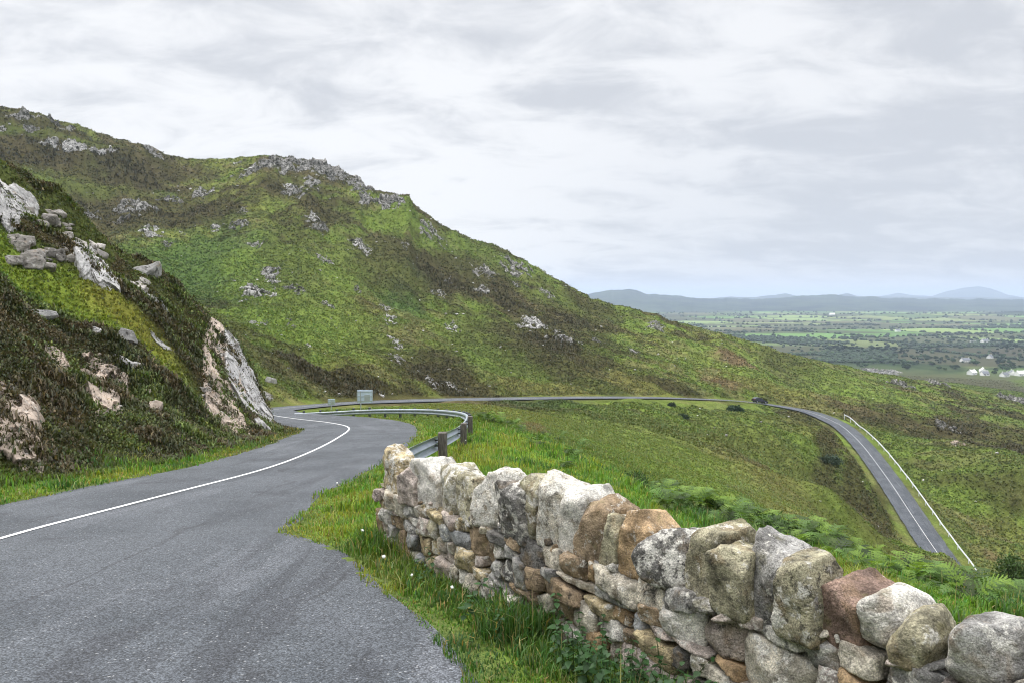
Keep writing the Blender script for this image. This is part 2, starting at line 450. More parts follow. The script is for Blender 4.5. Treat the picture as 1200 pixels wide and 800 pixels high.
# ------------------------------------------------------------------ terrain: controls -> thin plate spline in (bearing, log distance)
CT = [
 # near field in front of and behind the wall, guard-rail shoulder
 (440, 632, 7.76), (532, 690, 6.3), (658, 755, 4.77), (600, 545, 16), (640, 520, 22), (570, 490, 32), (640, 514, 25.5), (700, 545, 20.5), (750, 570, 19),
 (513, 540, 15), (539, 520, 20), (548, 509, 24.5), (553, 497, 30), (700, 600, 12), (800, 640, 9.5), (950, 672, 8), (1150, 715, 6.5),
 (800, 590, 17.5), (850, 607, 16), (920, 627, 14.2), (1000, 655, 12.3), (1080, 678, 11.2), (1160, 697, 10.2), (1200, 707, 9.8),
 # island and inner bend
 (430, 490.5, 47), (390, 489, 50), (500, 490, 42), (535, 492, 36), (430, 478.5, 70), (500, 477.5, 78), (380, 481.5, 60), (345, 487, 52),
 # valley slope between the two legs
 (600, 474, 112), (640, 488, 82), (600, 480, 70), (700, 485, 105), (700, 510, 65), (720, 535, 42), (800, 490, 130), (800, 520, 90), (800, 552, 60), (850, 540, 85), (900, 560, 78), (900, 505, 148), (880, 585, 50),
 (960, 580, 88), (1000, 600, 80), (950, 610, 55), (1020, 640, 66), (960, 530, 140),
 # right flank below the road
 (1100, 560, 152), (1200, 560, 142), (1150, 640, 121), (1200, 680, 113), (1200, 600, 138), (1200, 520, 200), (1100, 510, 205), (1050, 480, 225), (1000, 470, 250), (960, 462, 240),
 (950, 440, 290), (1100, 470, 300), (1200, 490, 300), (1000, 446, 320), (1100, 454, 370), (1200, 470, 400),
 (800, 373, 330), (860, 393, 330), (930, 416, 340), (1000, 433, 370), (1050, 445, 420), (1100, 446, 600), (1200, 457, 600), (1050, 440, 650), (1200, 446, 800), (1080, 438, 820),
 # skyline of the big hill
 (0, 130, 320), (50, 137, 322), (100, 150, 330), (150, 165, 330), (200, 187, 330), (260, 190, 340), (340, 187, 350), (400, 203, 340), (430, 221, 330), (480, 236, 315), (520, 268, 310), (560, 283, 320), (600, 296, 330),
 (640, 319, 330), (690, 347, 340), (740, 359, 335), (780, 369, 330),
 # hill face
 (440, 458, 112), (440, 440, 122), (440, 400, 162), (440, 350, 212), (440, 300, 252), (440, 250, 297), (200, 340, 190), (200, 300, 215), (200, 250, 262),
 (320, 455, 84), (320, 420, 110), (320, 380, 145), (320, 330, 195), (320, 280, 240), (320, 230, 295), (100, 250, 258), (100, 200, 298), (30, 200, 280), (0, 165, 300),
 (560, 455, 144), (560, 420, 176), (560, 380, 215), (560, 330, 265), (680, 450, 166), (680, 420, 200), (680, 390, 245), (680, 366, 300), (800, 452, 186), (800, 425, 230), (800, 396, 280), (900, 452, 225), (900, 430, 280),
 # roadside crag on the left
 (0, 575, 11.6), (0, 555, 12.4), (0, 500, 14), (0, 450, 16.2), (0, 400, 19), (0, 340, 23), (0, 290, 26), (0, 240, 29), (0, 200, 31),
 (100, 566, 13.6), (100, 547, 15), (100, 500, 17.5), (100, 450, 20.5), (100, 400, 24), (100, 340, 28.5), (100, 300, 32), (105, 287, 33),
 (50, 265, 31), (50, 400, 21.5), (200, 545, 17.5), (200, 527, 19), (200, 490, 22), (200, 450, 25), (200, 400, 30), (200, 350, 35), (185, 328, 36.5), (150, 312, 35),
 (260, 525, 23.5), (260, 505, 27), (260, 470, 31), (260, 435, 35), (260, 393, 38.5), (230, 372, 38), (300, 512, 29.5), (312, 497, 36), (305, 455, 39.5), (294, 420, 41), (280, 402, 41), (314, 478, 38), (319, 490, 40), (318, 462, 42),
]
WP = []
for px, py, d in CT: WP.append(unproj(px, py, d))
def hid(px, d, z):
    v = unproj(px, 400, d); WP.append(np.array([v[0], v[1], z]))
for px, d, z in [(100, 60, 2.0), (100, 120, 4), (100, 190, 13), (0, 60, 7), (0, 120, 12), (0, 200, 26), (200, 55, -3.5), (200, 90, -4.5), (200, 140, -2.5), (270, 52, -7.2), (265, 60, -8.2), (280, 75, -9.5), (300, 48, -6.6),
                 (0, 450, 95), (0, 700, 90), (200, 450, 72), (200, 700, 55), (400, 450, 58), (400, 700, 30), (500, 420, 30), (520, 600, 10), (600, 430, 8), (600, 600, -20), (680, 420, -12), (700, 600, -50), (780, 420, -30), (780, 600, -75),
                 (860, 420, -42), (880, 600, -80), (940, 430, -50), (960, 600, -82), (1000, 470, -55),
                 (740, 26, -7.4), (740, 34, -9.0), (800, 24, -7.2), (800, 34, -10.0), (860, 22, -7.0), (860, 32, -10.2), (920, 20, -7.0), (920, 30, -10.4), (920, 42, -14.2), (1000, 18, -6.8), (1000, 28, -10.7), (1000, 42, -15.6), (1080, 17, -7.1), (1080, 30, -12.0), (1080, 50, -19.5), (1080, 80, -30.3), (1080, 105, -39.0),
                 (1040, 50, -19.8), (1040, 75, -28.6), (1100, 60, -24.0), (1100, 90, -35.2), (1120, 80, -31.5), (1120, 104, -40.6), (1160, 16, -7.0), (1160, 30, -12.3), (1160, 60, -24.0), (1160, 95, -37.7), (1210, 16, -7.2), (1210, 40, -16.5), (1210, 80, -32.5),
                 (1250, 60, -26), (1300, 100, -42), (1400, 150, -50), (1400, 30, -13), (1400, 300, -62), (1400, 700, -92), (-150, 15, -0.8), (-150, 30, 7), (-200, 100, 25), (-200, 300, 80), (-200, 600, 100)]:
    hid(px, d, z)
for w in [(-9, 4, -1.9), (-10.5, 4, -0.6), (-13, 4, 1.0), (-9, -4, -1.0), (-12, -4, 1.2), (-20, 2, 5), (0, 0, -1.72), (0, 2, -1.95), (0, 3.5, -2.15), (0, -4, -1.2), (0, -12, -0.3), (2.2, 1.5, -2.0), (3.6, -0.3, -1.9), (4, -6, -1.6), (7, 3, -3.1), (8, -8, -2.6), (14, 4, -6), (20, 0, -9), (20, -20, -8), (60, 0, -26), (60, -60, -22),
          (-60, 0, 24), (-60, -60, 26), (0, -60, 6), (200, 0, -68), (200, -200, -60), (-200, 0, 85), (-200, -200, 80), (0, -200, 20), (-3, 0, -1.72), (-3, 3, -2.1), (-3, 6, -2.47), (-5, -10, -0.5)]:
    WP.append(np.array(w, float))
i0 = int(np.argmin(np.abs(RS - 42)))
for i in range(0, len(RD), 14):
    if RD[i, 1] > 9: WP.append(RD[i, :3].copy())
WP = np.array(WP)
def zbase(x, y): return -1.72 - 0.125 * np.clip(y, -40, 260)
def dom(x, y):
    return np.arctan2(x, y), 0.5 * np.log(x * x + y * y + 2.0)
TPc = np.stack(dom(WP[:, 0], WP[:, 1]), 1)
RRp = np.sqrt(WP[:, 0] ** 2 + WP[:, 1] ** 2 + 2.0)
TV = (WP[:, 2] - zbase(WP[:, 0], WP[:, 1])) / RRp
keep = []
for i in range(len(TPc)):
    if all(np.hypot(*(TPc[i] - TPc[j])) > 0.004 for j in keep): keep.append(i)
TPc = TPc[keep]; TV = TV[keep]
def tps_k(r2): return 0.5 * r2 * np.log(r2 + 1e-12)
n = len(TPc)
D2 = ((TPc[:, None] - TPc[None]) ** 2).sum(-1)
A = np.zeros((n + 3, n + 3)); A[:n, :n] = tps_k(D2) + np.eye(n) * 2e-5
A[:n, n] = 1; A[:n, n + 1:] = TPc; A[n, :n] = 1; A[n + 1:, :n] = TPc.T
sol = np.linalg.solve(A, np.concatenate([TV, np.zeros(3)]))
def tps(x, y):
    th, v = dom(x, y); out = np.empty(len(x))
    for a in range(0, len(x), 40000):
        q = np.stack([th[a:a + 40000], v[a:a + 40000]], 1)
        d2 = (q[:, 0, None] - TPc[None, :, 0]) ** 2 + (q[:, 1, None] - TPc[None, :, 1]) ** 2
        out[a:a + 40000] = tps_k(d2) @ sol[:n] + sol[n] + q @ sol[n + 1:]
    return out * np.sqrt(x * x + y * y + 2.0) + zbase(x, y)

def road_info(x, y, reach=14.0):
    """nearest road sample: edge distance (negative on the road), road height, index"""
    de = np.full(len(x), 1e3); zr = np.zeros(len(x)); idx = np.zeros(len(x), int)
    cs = RD[::20, :2]
    for a in range(0, len(x), 100000):
        sl = slice(a, min(a + 100000, len(x)))
        xx = x[sl]; yy = y[sl]
        dm = np.full(len(xx), 1e9)
        for c in cs: dm = np.minimum(dm, (xx - c[0]) ** 2 + (yy - c[1]) ** 2)
        near = np.where(dm < (reach + 6) ** 2)[0]
        for b in range(0, len(near), 4000):
            k = near[b:b + 4000]
            d2 = (xx[k][:, None] - RD[None, :, 0]) ** 2 + (yy[k][:, None] - RD[None, :, 1]) ** 2
            # distance beyond the edge decides which leg of the road a point belongs to
            j = np.argmin(d2, 1)
            dx = xx[k] - RD[j, 0]; dy = yy[k] - RD[j, 1]
            lat = dx * RN[j, 0] + dy * RN[j, 1]; lon = dx * RT[j, 0] + dy * RT[j, 1]
            lo_ = np.clip(lon, -.4, .4)
            e = np.maximum(lat - (RWR[j] + RWRS[j] * lo_), -lat - (RWL[j] + RWLS[j] * lo_))
            e = np.where(np.abs(lon) > 1.5, np.maximum(e, np.abs(lon)), e)
            de[a + k] = e; zr[a + k] = RD[j, 2] + RSL[j] * np.clip(lon, -1, 1); idx[a + k] = j
    return de, zr, idx

# polar sheet
th = np.concatenate([np.arange(-180, -46, 2.0), np.arange(-46, -37, 0.4), np.arange(-37, 40.0, 0.115), np.arange(40.0, 50, 0.4), np.arange(50, 180, 2.0)])
TH = np.radians(th)
RV = np.concatenate([np.exp(np.arange(math.log(0.8), math.log(60), 0.0105)), np.exp(np.arange(math.log(60), math.log(430), 0.0062)), np.exp(np.arange(math.log(430), math.log(21000), 0.016))])
NT, NR = len(TH), len(RV)
GX = RV[:, None] * np.sin(TH)[None]; GY = RV[:, None] * np.cos(TH)[None]
gx = GX.ravel(); gy = GY.ravel(); gr = np.hypot(gx, gy)
gz = np.full(len(gx), -100.0)
ins = gr < 1500
gz[ins] = tps(gx[ins], gy[ins])
pl = sstep(650, 1050, gr)
plain = -100 + 3.0 * fbm2(gx / 420, gy / 420, 3, 40) * sstep(800, 1500, gr) + 14 * np.exp(-((gx - 2100) / 900) ** 2 - ((gy - 3600) / 500) ** 2)
gz = gz * (1 - pl) + plain * pl
# crag and hill roughness
def crag_mask(x, y):
    t, v = dom(x, y); r = np.hypot(x, y)
    return sstep(-0.245, -0.30, t) * sstep(7, 10, -x) * sstep(64, 52, r) * sstep(-25, -5, y)
de, zr, ridx = road_info(gx, gy, 34.0)
cm = crag_mask(gx, gy)
hm = sstep(55, 130, gr) * (1 - sstep(500, 800, gr))
rough = 0.05 * fbm2(gx / 1.6, gy / 1.6, 4, 1) * sstep(5, 12, gr)
rough += cm * (0.75 * fbm2(gx / 4.2, gy / 4.2, 4, 21) + 0.4 * np.abs(fbm2(gx / 1.7, gy / 1.7, 4, 22)) + 0.1 * fbm2(gx / .6, gy / .6, 3, 23))
hl = fbm2(gx / 26, gy / 26, 4, 31)
du = gx * 0.80 - gy * 0.6; dv = gx * 0.6 + gy * 0.80
rough += hm * (1.0 * hl + 0.8 * fbm2(gx / 8, gy / 8, 4, 32) + 0.45 * fbm2(gx / 2.6, gy / 2.6, 3, 33) + 1.1 * (0.5 - np.abs(fbm2(du / 40, dv / 12, 4, 34))) * 1.5)
upper = sstep(-8, 30, gz) * hm
rough += upper * (3.0 * (0.6 - np.abs(fbm2(gx / 32, gy / 55, 5, 35))) + 0.7 * np.maximum(0, fbm2(gx / 9, gy / 9, 4, 36)))
gz = gz + rough * sstep(0.4, 6, de)
# ridge line of the big hill by bearing (tangent of elevation), with its steps and saddle
SKY = [(-700, 130), (-200, 118), (-60, 122), (0, 130), (30, 131), (60, 140), (100, 150), (135, 163), (165, 171), (190, 178), (200, 185), (230, 189), (262, 189), (285, 187), (330, 185), (352, 188), (380, 196), (405, 204), (424, 211), (431, 222), (455, 228), (480, 230), (486, 241), (503, 252), (516, 264), (535, 272), (552, 281), (580, 288), (605, 300), (640, 321), (672, 338), (694, 350), (720, 357), (745, 363), (770, 369), (786, 377), (815, 382), (860, 394), (930, 416), (1000, 433)]
px_c = 600 + F_PX * np.tan(np.clip(TH, -1.2, 1.2))
tgt = (348 - (np.interp(px_c, [a for a, b in SKY], [b for a, b in SKY]) + 1.3 * fbm2(px_c / 9, px_c * 0, 4, 88))) / F_PX * np.cos(TH)
G2 = gz.reshape(NR, NT); rsel = (RV > 180) & (RV < 480)
cur = (G2[rsel] / RV[rsel][:, None]).max(0)
wk = sstep(1030, 900, px_c) * sstep(-900, -300, px_c)
gz = (G2 + ((tgt - cur) * wk)[None] * RV[:, None] * (sstep(170, 290, RV) * (1 - sstep(520, 900, RV)))[:, None]).ravel()
wL = np.where((gy < 60) & (gy > 30) & (gx < -6), 1.2, np.where((gy < 60) & (gx < -6), 2.2, np.where(gr < 60, 2.6, 5.0)))
k = sstep(0.0, 1.0, (de - 0.12) / wL)
inset = np.where(de < -0.16, 0.07 + 0.0022 * gr, np.where(gr < 45, 0.006, 0.02 + 0.0012 * gr))
latn = (gx - RD[ridx, 0]) * RN[ridx, 0] + (gy - RD[ridx, 1]) * RN[ridx, 1]
lowr = (de > 0) & (de < 34) & (gr > 80) & (latn > 0) & (RD[ridx, 1] > 88) & (RD[ridx, 0] < 44) & (RD[ridx, 0] > -24)
cap = zr + .03 + .085 * np.maximum(de - 1.0, 0) + .0035 * de ** 2 + 5.0 * sstep(22, 44, RD[ridx, 0]) + 3 * sstep(20, 34, de) + 4 * sstep(100, 86, RD[ridx, 1])
gz = np.where(lowr, np.minimum(gz, cap), gz)
gz = np.where(de < 900, (zr - inset) * (1 - k) + gz * k, gz)
GZ = gz.reshape(NR, NT)
LRV = np.log(RV)

def H(x, y):
    """height of the built terrain mesh"""
    x = np.atleast_1d(np.asarray(x, float)); y = np.atleast_1d(np.asarray(y, float))
    t = np.arctan2(x, y); lr = np.log(np.maximum(np.hypot(x, y), RV[0] * 1.001))
    i = np.clip(np.searchsorted(TH, t) - 1, 0, NT - 2); j = np.clip(np.searchsorted(LRV, lr) - 1, 0, NR - 2)
    a = (t - TH[i]) / (TH[i + 1] - TH[i]); b = (lr - LRV[j]) / (LRV[j + 1] - LRV[j])
    a = np.clip(a, 0, 1); b = np.clip(b, 0, 1)
    return (GZ[j, i] * (1 - a) + GZ[j, i + 1] * a) * (1 - b) + (GZ[j + 1, i] * (1 - a) + GZ[j + 1, i + 1] * a) * b
def Hs(x, y): return float(H(x, y)[0])
def nrm(x, y, e=None):
    x = np.atleast_1d(x); y = np.atleast_1d(y)
    if e is None: e = 0.02 * np.hypot(x, y) + 0.1
    gx_ = (H(x + e, y) - H(x - e, y)) / (2 * e); gy_ = (H(x, y + e) - H(x, y - e)) / (2 * e)
    v = np.stack([-gx_, -gy_, np.ones_like(gx_)], 1)
    return v / np.linalg.norm(v, axis=1)[:, None]

RAYR = np.exp(np.arange(math.log(3.0), math.log(15000), 0.004))
def cast(px, py, rmin=3.0):
    v = ray(px, py); rr = RAYR[RAYR > rmin]
    z = v[2] * rr; h = H(v[0] * rr, v[1] * rr)
    w = np.where(z < h)[0]
    if len(w) == 0: return None
    r = rr[w[0]]; return np.array([v[0] * r, v[1] * r, h[w[0]]])
print('terrain', NT, NR, round(time.time() - T0, 1))

# ------------------------------------------------------------------ ground colour field (albedo of what grows there)
BR = np.array([0.132, 0.18, 0.036]); GR = np.array([0.1, 0.134, 0.031]); OL = np.array([0.15, 0.142, 0.045]); HE = np.array([0.056, 0.048, 0.023]); TN = np.array([0.19, 0.15, 0.085]); FE = np.array([0.062, 0.112, 0.03]); RB = np.array([0.15, 0.095, 0.06])
PAT = [  # photo ellipse on the ground: px, py, rx, ry, colour, strength
 (70, 212, 55, 9, BR, .9), (60, 158, 60, 6, BR, .6), (170, 300, 60, 22, GR, .8), (250, 330, 90, 30, FE, .6), (330, 240, 22, 8, BR, .7), (385, 222, 20, 4, BR, .8), (460, 262, 50, 14, BR, .85), (420, 300, 90, 25, BR, .6), (350, 340, 70, 50, BR, .55), (380, 390, 80, 30, BR, .5), (520, 300, 40, 12, BR, .5), (560, 300, 40, 14, GR, .6),
 (492, 322, 14, 5, FE, .9), (470, 355, 25, 15, FE, .8), (600, 420, 60, 25, GR, .7), (640, 345, 50, 14, BR, .55), (560, 390, 60, 20, BR, .4), (720, 370, 40, 10, GR, .6), (850, 425, 60, 20, BR, .5), (930, 430, 60, 20, BR, .5),
 (100, 185, 100, 20, HE, .7), (160, 240, 110, 25, HE, .6), (300, 225, 90, 14, HE, .6), (380, 250, 40, 30, HE, .9), (340, 300, 25, 40, HE, .35), (470, 310, 60, 28, HE, .7), (560, 335, 60, 26, HE, .8), (630, 385, 60, 30, HE, .75), (680, 405, 60, 35, HE, .6), (700, 360, 30, 8, HE, .6),
 (400, 448, 70, 14, HE, .95), (520, 452, 60, 16, HE, .9), (480, 430, 60, 20, HE, .35), (800, 458, 50, 7, HE, .85), (640, 455, 60, 8, OL, .6), (740, 452, 40, 8, OL, .7), (940, 432, 40, 14, HE, .6), (855, 416, 22, 5, RB, .8), (845, 447, 26, 6, RB, .75), (835, 437, 14, 5, TN, .5), (900, 455, 60, 8, OL, .6),
 (700, 500, 60, 25, GR, .6), (800, 520, 60, 35, BR, .4), (880, 540, 60, 30, OL, .4), (780, 530, 90, 24, GR, .5), (850, 500, 110, 26, GR, .6), (720, 505, 70, 18, np.array([.12, .15, .04]), .6), (900, 580, 60, 20, TN, .2), (640, 476, 50, 6, FE, .5), (625, 500, 16, 5, RB, .6),
 (970, 520, 12, 22, HE, .8), (1000, 565, 12, 28, HE, .8), (1030, 605, 10, 24, HE, .75), (940, 490, 26, 7, HE, .7),
 (1110, 502, 22, 9, HE, .85), (1165, 520, 34, 9, HE, .6), (1060, 485, 40, 8, HE, .5), (1135, 562, 44, 10, HE, .65), (1172, 592, 30, 9, HE, .45), (1085, 547, 24, 7, HE, .5), (1110, 610, 30, 14, GR, .5), (1150, 540, 60, 10, GR, .3), (1165, 655, 10, 3, RB, .5), (1040, 520, 22, 22, GR, .6), (1000, 455, 50, 12, BR, .5),
 (120, 440, 120, 80, HE, .98), (230, 460, 80, 60, HE, .95), (40, 520, 60, 40, HE, .95), (170, 515, 100, 22, HE, .9), (30, 290, 40, 30, HE, .9), (70, 300, 50, 30, HE, .7), (25, 334, 70, 16, np.array([.07, .14, .03]), .95), (75, 350, 110, 17, np.array([.16, .205, .034]), 1.0), (150, 372, 42, 14, np.array([.19, .19, .04]), 1.0), (50, 388, 90, 10, HE, .9), (250, 420, 40, 40, HE, .7),
]
PW = []
for px, py, rx, ry, col, st in PAT:
    c = cast(px, py)
    if c is None: continue
    l = cast(px - rx, py); r_ = cast(px + rx, py); u = cast(px, py - ry); d = cast(px, py + ry)
    hx = None
    rc = math.hypot(c[0], c[1]); q = rc * rx / F_PX
    th_ = math.atan2(c[0], c[1]); rad = np.array([math.sin(th_), math.cos(th_)]); tan = np.array([rad[1], -rad[0]])
    lim = 0.5 * rc
    up = np.array(u[:2]) - c[:2] if u is not None else rad * 0
    dn = np.array(d[:2]) - c[:2] if d is not None else -rad * 0
    ru = float(np.clip(up @ rad, 0, lim)); rdn = float(np.clip(-(dn @ rad), 0, lim))
    rr = max(ru if 0 < ru < lim else rdn, rdn if 0 < rdn < lim else ru, 1.0) if (ru or rdn) else q * 2
    PW.append((c[:2], tan / q, rad / rr, np.asarray(col), st))

def colfield(x, y, fine=True):
    r = np.hypot(x, y)
    n1 = fbm2(x / 30, y / 30, 5, 50); n2 = fbm2(x / 8, y / 8, 4, 51); n3 = fbm2(x / 2.4, y / 2.4, 3, 52)
    def mix(c, col, w): return c * (1 - w[:, None]) + col * w[:, None]
    c = np.tile(GR, (len(x), 1))
    c = mix(c, BR, 0.6 * sstep(-0.15, 0.6, n1 + 0.6 * n2 + .3 * n3))
    c = mix(c, OL, 0.5 * sstep(0.0, 0.5, fbm2(x / 22, y / 22, 4, 53)))
    hw = sstep(55, 110, r)
    c = mix(c, HE, 0.85 * hw * sstep(0.02, 0.32, fbm2(x / 34, y / 34, 5, 54, 0.6) + 0.08 - 0.0025 * np.clip(x, 0, 80) + 0.0014 * np.clip(-x, 0, 200)))
    cgm = crag_mask(x, y)
    c = mix(c, HE, cgm * .96); c = mix(c, np.array([.08, .1, .03]), cgm * .75 * sstep(.3, .45, fbm2(x / 3.2, y / 3.2, 4, 59)))
    f1 = fbm2((x * .8 - y * .6) / 18, (x * .6 + y * .8) / 5, 4, 57)
    c = mix(c, TN * .8, .45 * hw * sstep(.15, .6, f1)); c = mix(c, HE, (.6 - .35 * sstep(-5, 30, x) * sstep(190, 150, y)) * hw * sstep(.2, .5, fbm2(x / 6.5, y / 6.5, 4, 58, .6)))
    # near the road and walls: lush grass
    near = sstep(46, 28, r) * (1 - cgm)
    c = mix(c, np.array([0.12, 0.19, 0.026]), near * 0.85)
    for cc, ta, ra, col, st in PW:
        dx = x - cc[0]; dy = y - cc[1]
        a = dx * ta[0] + dy * ta[1]; b = dx * ra[0] + dy * ra[1]
        q = a * a + b * b
        sel = q < 4
        if not sel.any(): continue
        w = np.zeros(len(x)); w[sel] = st * sstep(1.45, 0.55, np.sqrt(q[sel]) + 0.42 * n2[sel] + 0.2 * n3[sel] + 0.3 * n1[sel])
        c = mix(c, col, w)
    # plain: bog, then fields with hedges
    pl = sstep(430, 620, r)
    bog = np.array([0.07, 0.068, 0.034]); c = mix(c, bog, pl)
    c = mix(c, GR * 0.8, pl * sstep(0.1, 0.4, fbm2(x / 120, y / 120, 4, 60)))
    f = sstep(1000, 1250, r)
    X = x + 60 * fbm2(x / 500, y / 500, 2, 61); Y = y + 60 * fbm2(x / 500, y / 500, 2, 62)
    u = (X * 0.93 + Y * 0.37) / 300; v = (-X * 0.37 + Y * 0.93) / 330
    v = v; u = u + 0.45 * (np.floor(v) % 2)
    h = hash2(np.floor(u), np.floor(v), 5)
    pal = 1.45 * np.array([[0.07, 0.12, 0.04], [0.085, 0.145, 0.045], [0.1, 0.16, 0.055], [0.06, 0.085, 0.035], [0.12, 0.14, 0.06], [0.055, 0.06, 0.035], [0.13, 0.17, 0.065], [0.08, 0.08, 0.045]])
    fc = pal[(h * 7.999).astype(int)]
    nearf = sstep(2100, 1500, r)
    fc = fc * (1 - 0.6 * nearf[:, None]) + np.array([0.05, 0.065, 0.03]) * 0.6 * nearf[:, None]
    c = c * (1 - f[:, None]) + fc * f[:, None]
    bogw = f * sstep(0.12, 0.3, fbm2(x / 700, y / 260, 3, 64)) * 0.8
    c = mix(c, np.array([0.055, 0.05, 0.034]), bogw)
    eu = np.abs(u - np.round(u)) * 300; ev = np.abs(v - np.round(v)) * 330
    hd = f * sstep(14, 6, np.minimum(eu, ev)) * 0.85
    c = mix(c, np.array([0.022, 0.036, 0.018]), hd)
    wd = f * sstep(0.22, 0.34, fbm2(x / 300, y / 240, 4, 63)) * sstep(3200, 1900, r)
    c = mix(c, np.array([0.026, 0.042, 0.02]), wd * 0.85)
    return np.clip(c, 0.008, 0.3)

print('t', round(time.time() - T0, 1)); gc = colfield(gx, gy); print('colfield', round(time.time() - T0, 1))
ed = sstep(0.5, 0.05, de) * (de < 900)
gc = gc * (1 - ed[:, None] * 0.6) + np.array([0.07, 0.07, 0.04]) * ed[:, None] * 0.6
fade = 1 - sstep(500, 900, gr) * 0.8
cols = np.concatenate([gc, fade[:, None]], 1)
ii = np.arange(NR - 1)[:, None] * NT; jj = np.arange(NT)[None]
q = np.stack([(ii + jj), (ii + (jj + 1) % NT), (ii + NT + (jj + 1) % NT), (ii + NT + jj)], -1).reshape(-1, 4)[:, ::-1]
V = np.stack([gx, gy, gz], 1)
V = np.concatenate([V, [[0, 0, GZ[0].mean()]]]); cols = np.concatenate([cols, cols[:1]])
capf = np.stack([np.full(NT, len(V) - 1), np.arange(NT), (np.arange(NT) + 1) % NT], 1)[:, ::-1]
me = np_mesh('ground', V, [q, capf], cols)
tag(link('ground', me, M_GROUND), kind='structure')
print('ground', round(time.time() - T0, 1))

# ------------------------------------------------------------------ road ribbon and centre marking
def ribbon(name, l, r, zoff, m, i0, i1, na=14, skirt=True):
    idx = np.arange(i0, i1)
    lat = np.linspace(0, 1, na)
    L = -l[idx]; Rr = r[idx]
    la = L[:, None] + (Rr - L)[:, None] * lat[None]
    x = RD[idx, 0][:, None] + RN[idx, 0][:, None] * la; y = RD[idx, 1][:, None] + RN[idx, 1][:, None] * la
    z = np.repeat(RD[idx, 2][:, None], na, 1) + zoff
    if skirt: z[:, 0] -= 0.004; z[:, -1] -= 0.004
    V = np.stack([x, y, z], -1).reshape(-1, 3)
    uv = np.stack([la, np.repeat(RS[idx][:, None], na, 1)], -1).reshape(-1, 2)
    if skirt:
        pass
    a = np.arange(len(idx) - 1)[:, None] * na + np.arange(na - 1)[None]
    f = np.stack([a, a + 1, a + na + 1, a + na], -1).reshape(-1, 4)
    me = np_mesh(name, V, [f], None, True, uv)
    return link(name, me, m)
ribbon('road', RWL, RWR, 0.0, M_ASPH, 0, len(RD), 18)
o = C.objects['road']; o['kind'] = 'structure'
lw = np.where(RD[:, 1] > 60, 0.03, 0.04) + 0 * RWL
i1 = int(np.argmin(np.abs(RD[:, 0] - (-17.5)) + np.abs(RD[:, 1] - 52)))
mk = ribbon('road_marking', lw, lw, 0.008, M_PAINT, 0, len(RD), 3, False); mk['kind'] = 'structure'

# ------------------------------------------------------------------ rocks
_ico = {}
def ico(sub):
    if sub not in _ico:
        bm = bmesh.new(); bmesh.ops.create_icosphere(bm, subdivisions=sub, radius=1)
        bm.verts.ensure_lookup_table()
        v = np.array([x.co[:] for x in bm.verts]); f = np.array([[x.index for x in p.verts] for p in bm.faces]); bm.free()
        v /= np.linalg.norm(v, axis=1)[:, None]
        _ico[sub] = (v, f)
    return _ico[sub]

def planes_rock(nrm_, off, dims, sub, p, rough, seed, freq=6.0):
    d, f = ico(sub)
    d = d * np.asarray(dims)[None]; d = d / np.linalg.norm(d, axis=1)[:, None]
    q = np.maximum(d @ nrm_.T, 0) / off[None]
    rad = (q ** p).sum(1) ** (-1.0 / p)
    V = d * rad[:, None]
    nn = fbm3(V * freq + seed * 3.7, 4, seed % 97, 0.55)
    V = V + d * (nn * rough)[:, None]
    return V, f

def rock(seed, dims, sub=3, nextra=10, p=14, rough=0.03, chip=(0.62, 0.98)):
    g = np.random.default_rng(seed)
    hx, hy, hz = np.asarray(dims) / 2
    ns = [(1, 0, 0), (-1, 0, 0), (0, 1, 0), (0, -1, 0), (0, 0, 1), (0, 0, -1)]
    ns = [np.array(a, float) + g.normal(0, 0.16, 3) for a in ns]
    of = [hx, hx, hy, hy, hz, hz]
    for _ in range(nextra):
        v = g.normal(0, 1, 3); v /= np.linalg.norm(v)
        s = abs(v[0]) * hx + abs(v[1]) * hy + abs(v[2]) * hz
        v2 = np.array([v[0] / hx, v[1] / hy, v[2] / hz]); v2 /= np.linalg.norm(v2)
        s = math.sqrt((v2[0] * hx) ** 2 + (v2[1] * hy) ** 2 + (v2[2] * hz) ** 2)
        ns.append(v2); of.append(s * g.uniform(*chip) * 1.12)
    ns = np.array(ns); ns /= np.linalg.norm(ns, axis=1)[:, None]
    return planes_rock(ns, np.array(of), dims, sub, p, rough * min(dims), seed, 2.6 / max(min(dims), 1e-3) ** 0.8)

def rotm(rx, ry, rz): return np.array(Euler((rx, ry, rz)).to_matrix())

# ------------------------------------------------------------------ dry stone wall
wa = unproj(441, 632, 7.76); wb = unproj(658, 755, 4.77)
WD = (wb - wa)[:2]; WD /= np.linalg.norm(WD)                 # along the wall, towards the camera side
WNf = np.array([-WD[1], WD[0]]);
if WNf @ (-wa[:2]) < 0: WNf = -WNf                            # front normal, towards the road
def s_of_px(px, off=0.0):
    v = ray(px, 400)[:2]; o = wa[:2] - WNf * off
    M2 = np.array([[v[0], -WD[0]], [v[1], -WD[1]]]); t, s = np.linalg.solve(M2, o); return s
def wpt(s, off=0.0): return wa[:2] + WD * s - WNf * off
def d_at(s, off=0.0): return wpt(s, off)[1]
SMAX = 8.6
def base_z(s):
    p = wpt(s); return Hs(p[0], p[1])
ss_ = np.linspace(-0.1, SMAX, 60); bz_ = np.array([base_z(s) for s in ss_]); bz_ = smooth1(bz_, 6)
def bz(s): return float(np.interp(s, ss_, bz_))
wall = empty('dry_stone_wall', (wa[0], wa[1], bz(0)))
tag(wall, 'curving dry stone wall with upright coping stones beside the road lay-by', 'stone wall')
wl0 = np.array(wall.location)
FR = np.array([[WD[0], WD[1], 0], [-WNf[0], -WNf[1], 0], [0, 0, 1]]).T   # local (along, into wall, up) -> world
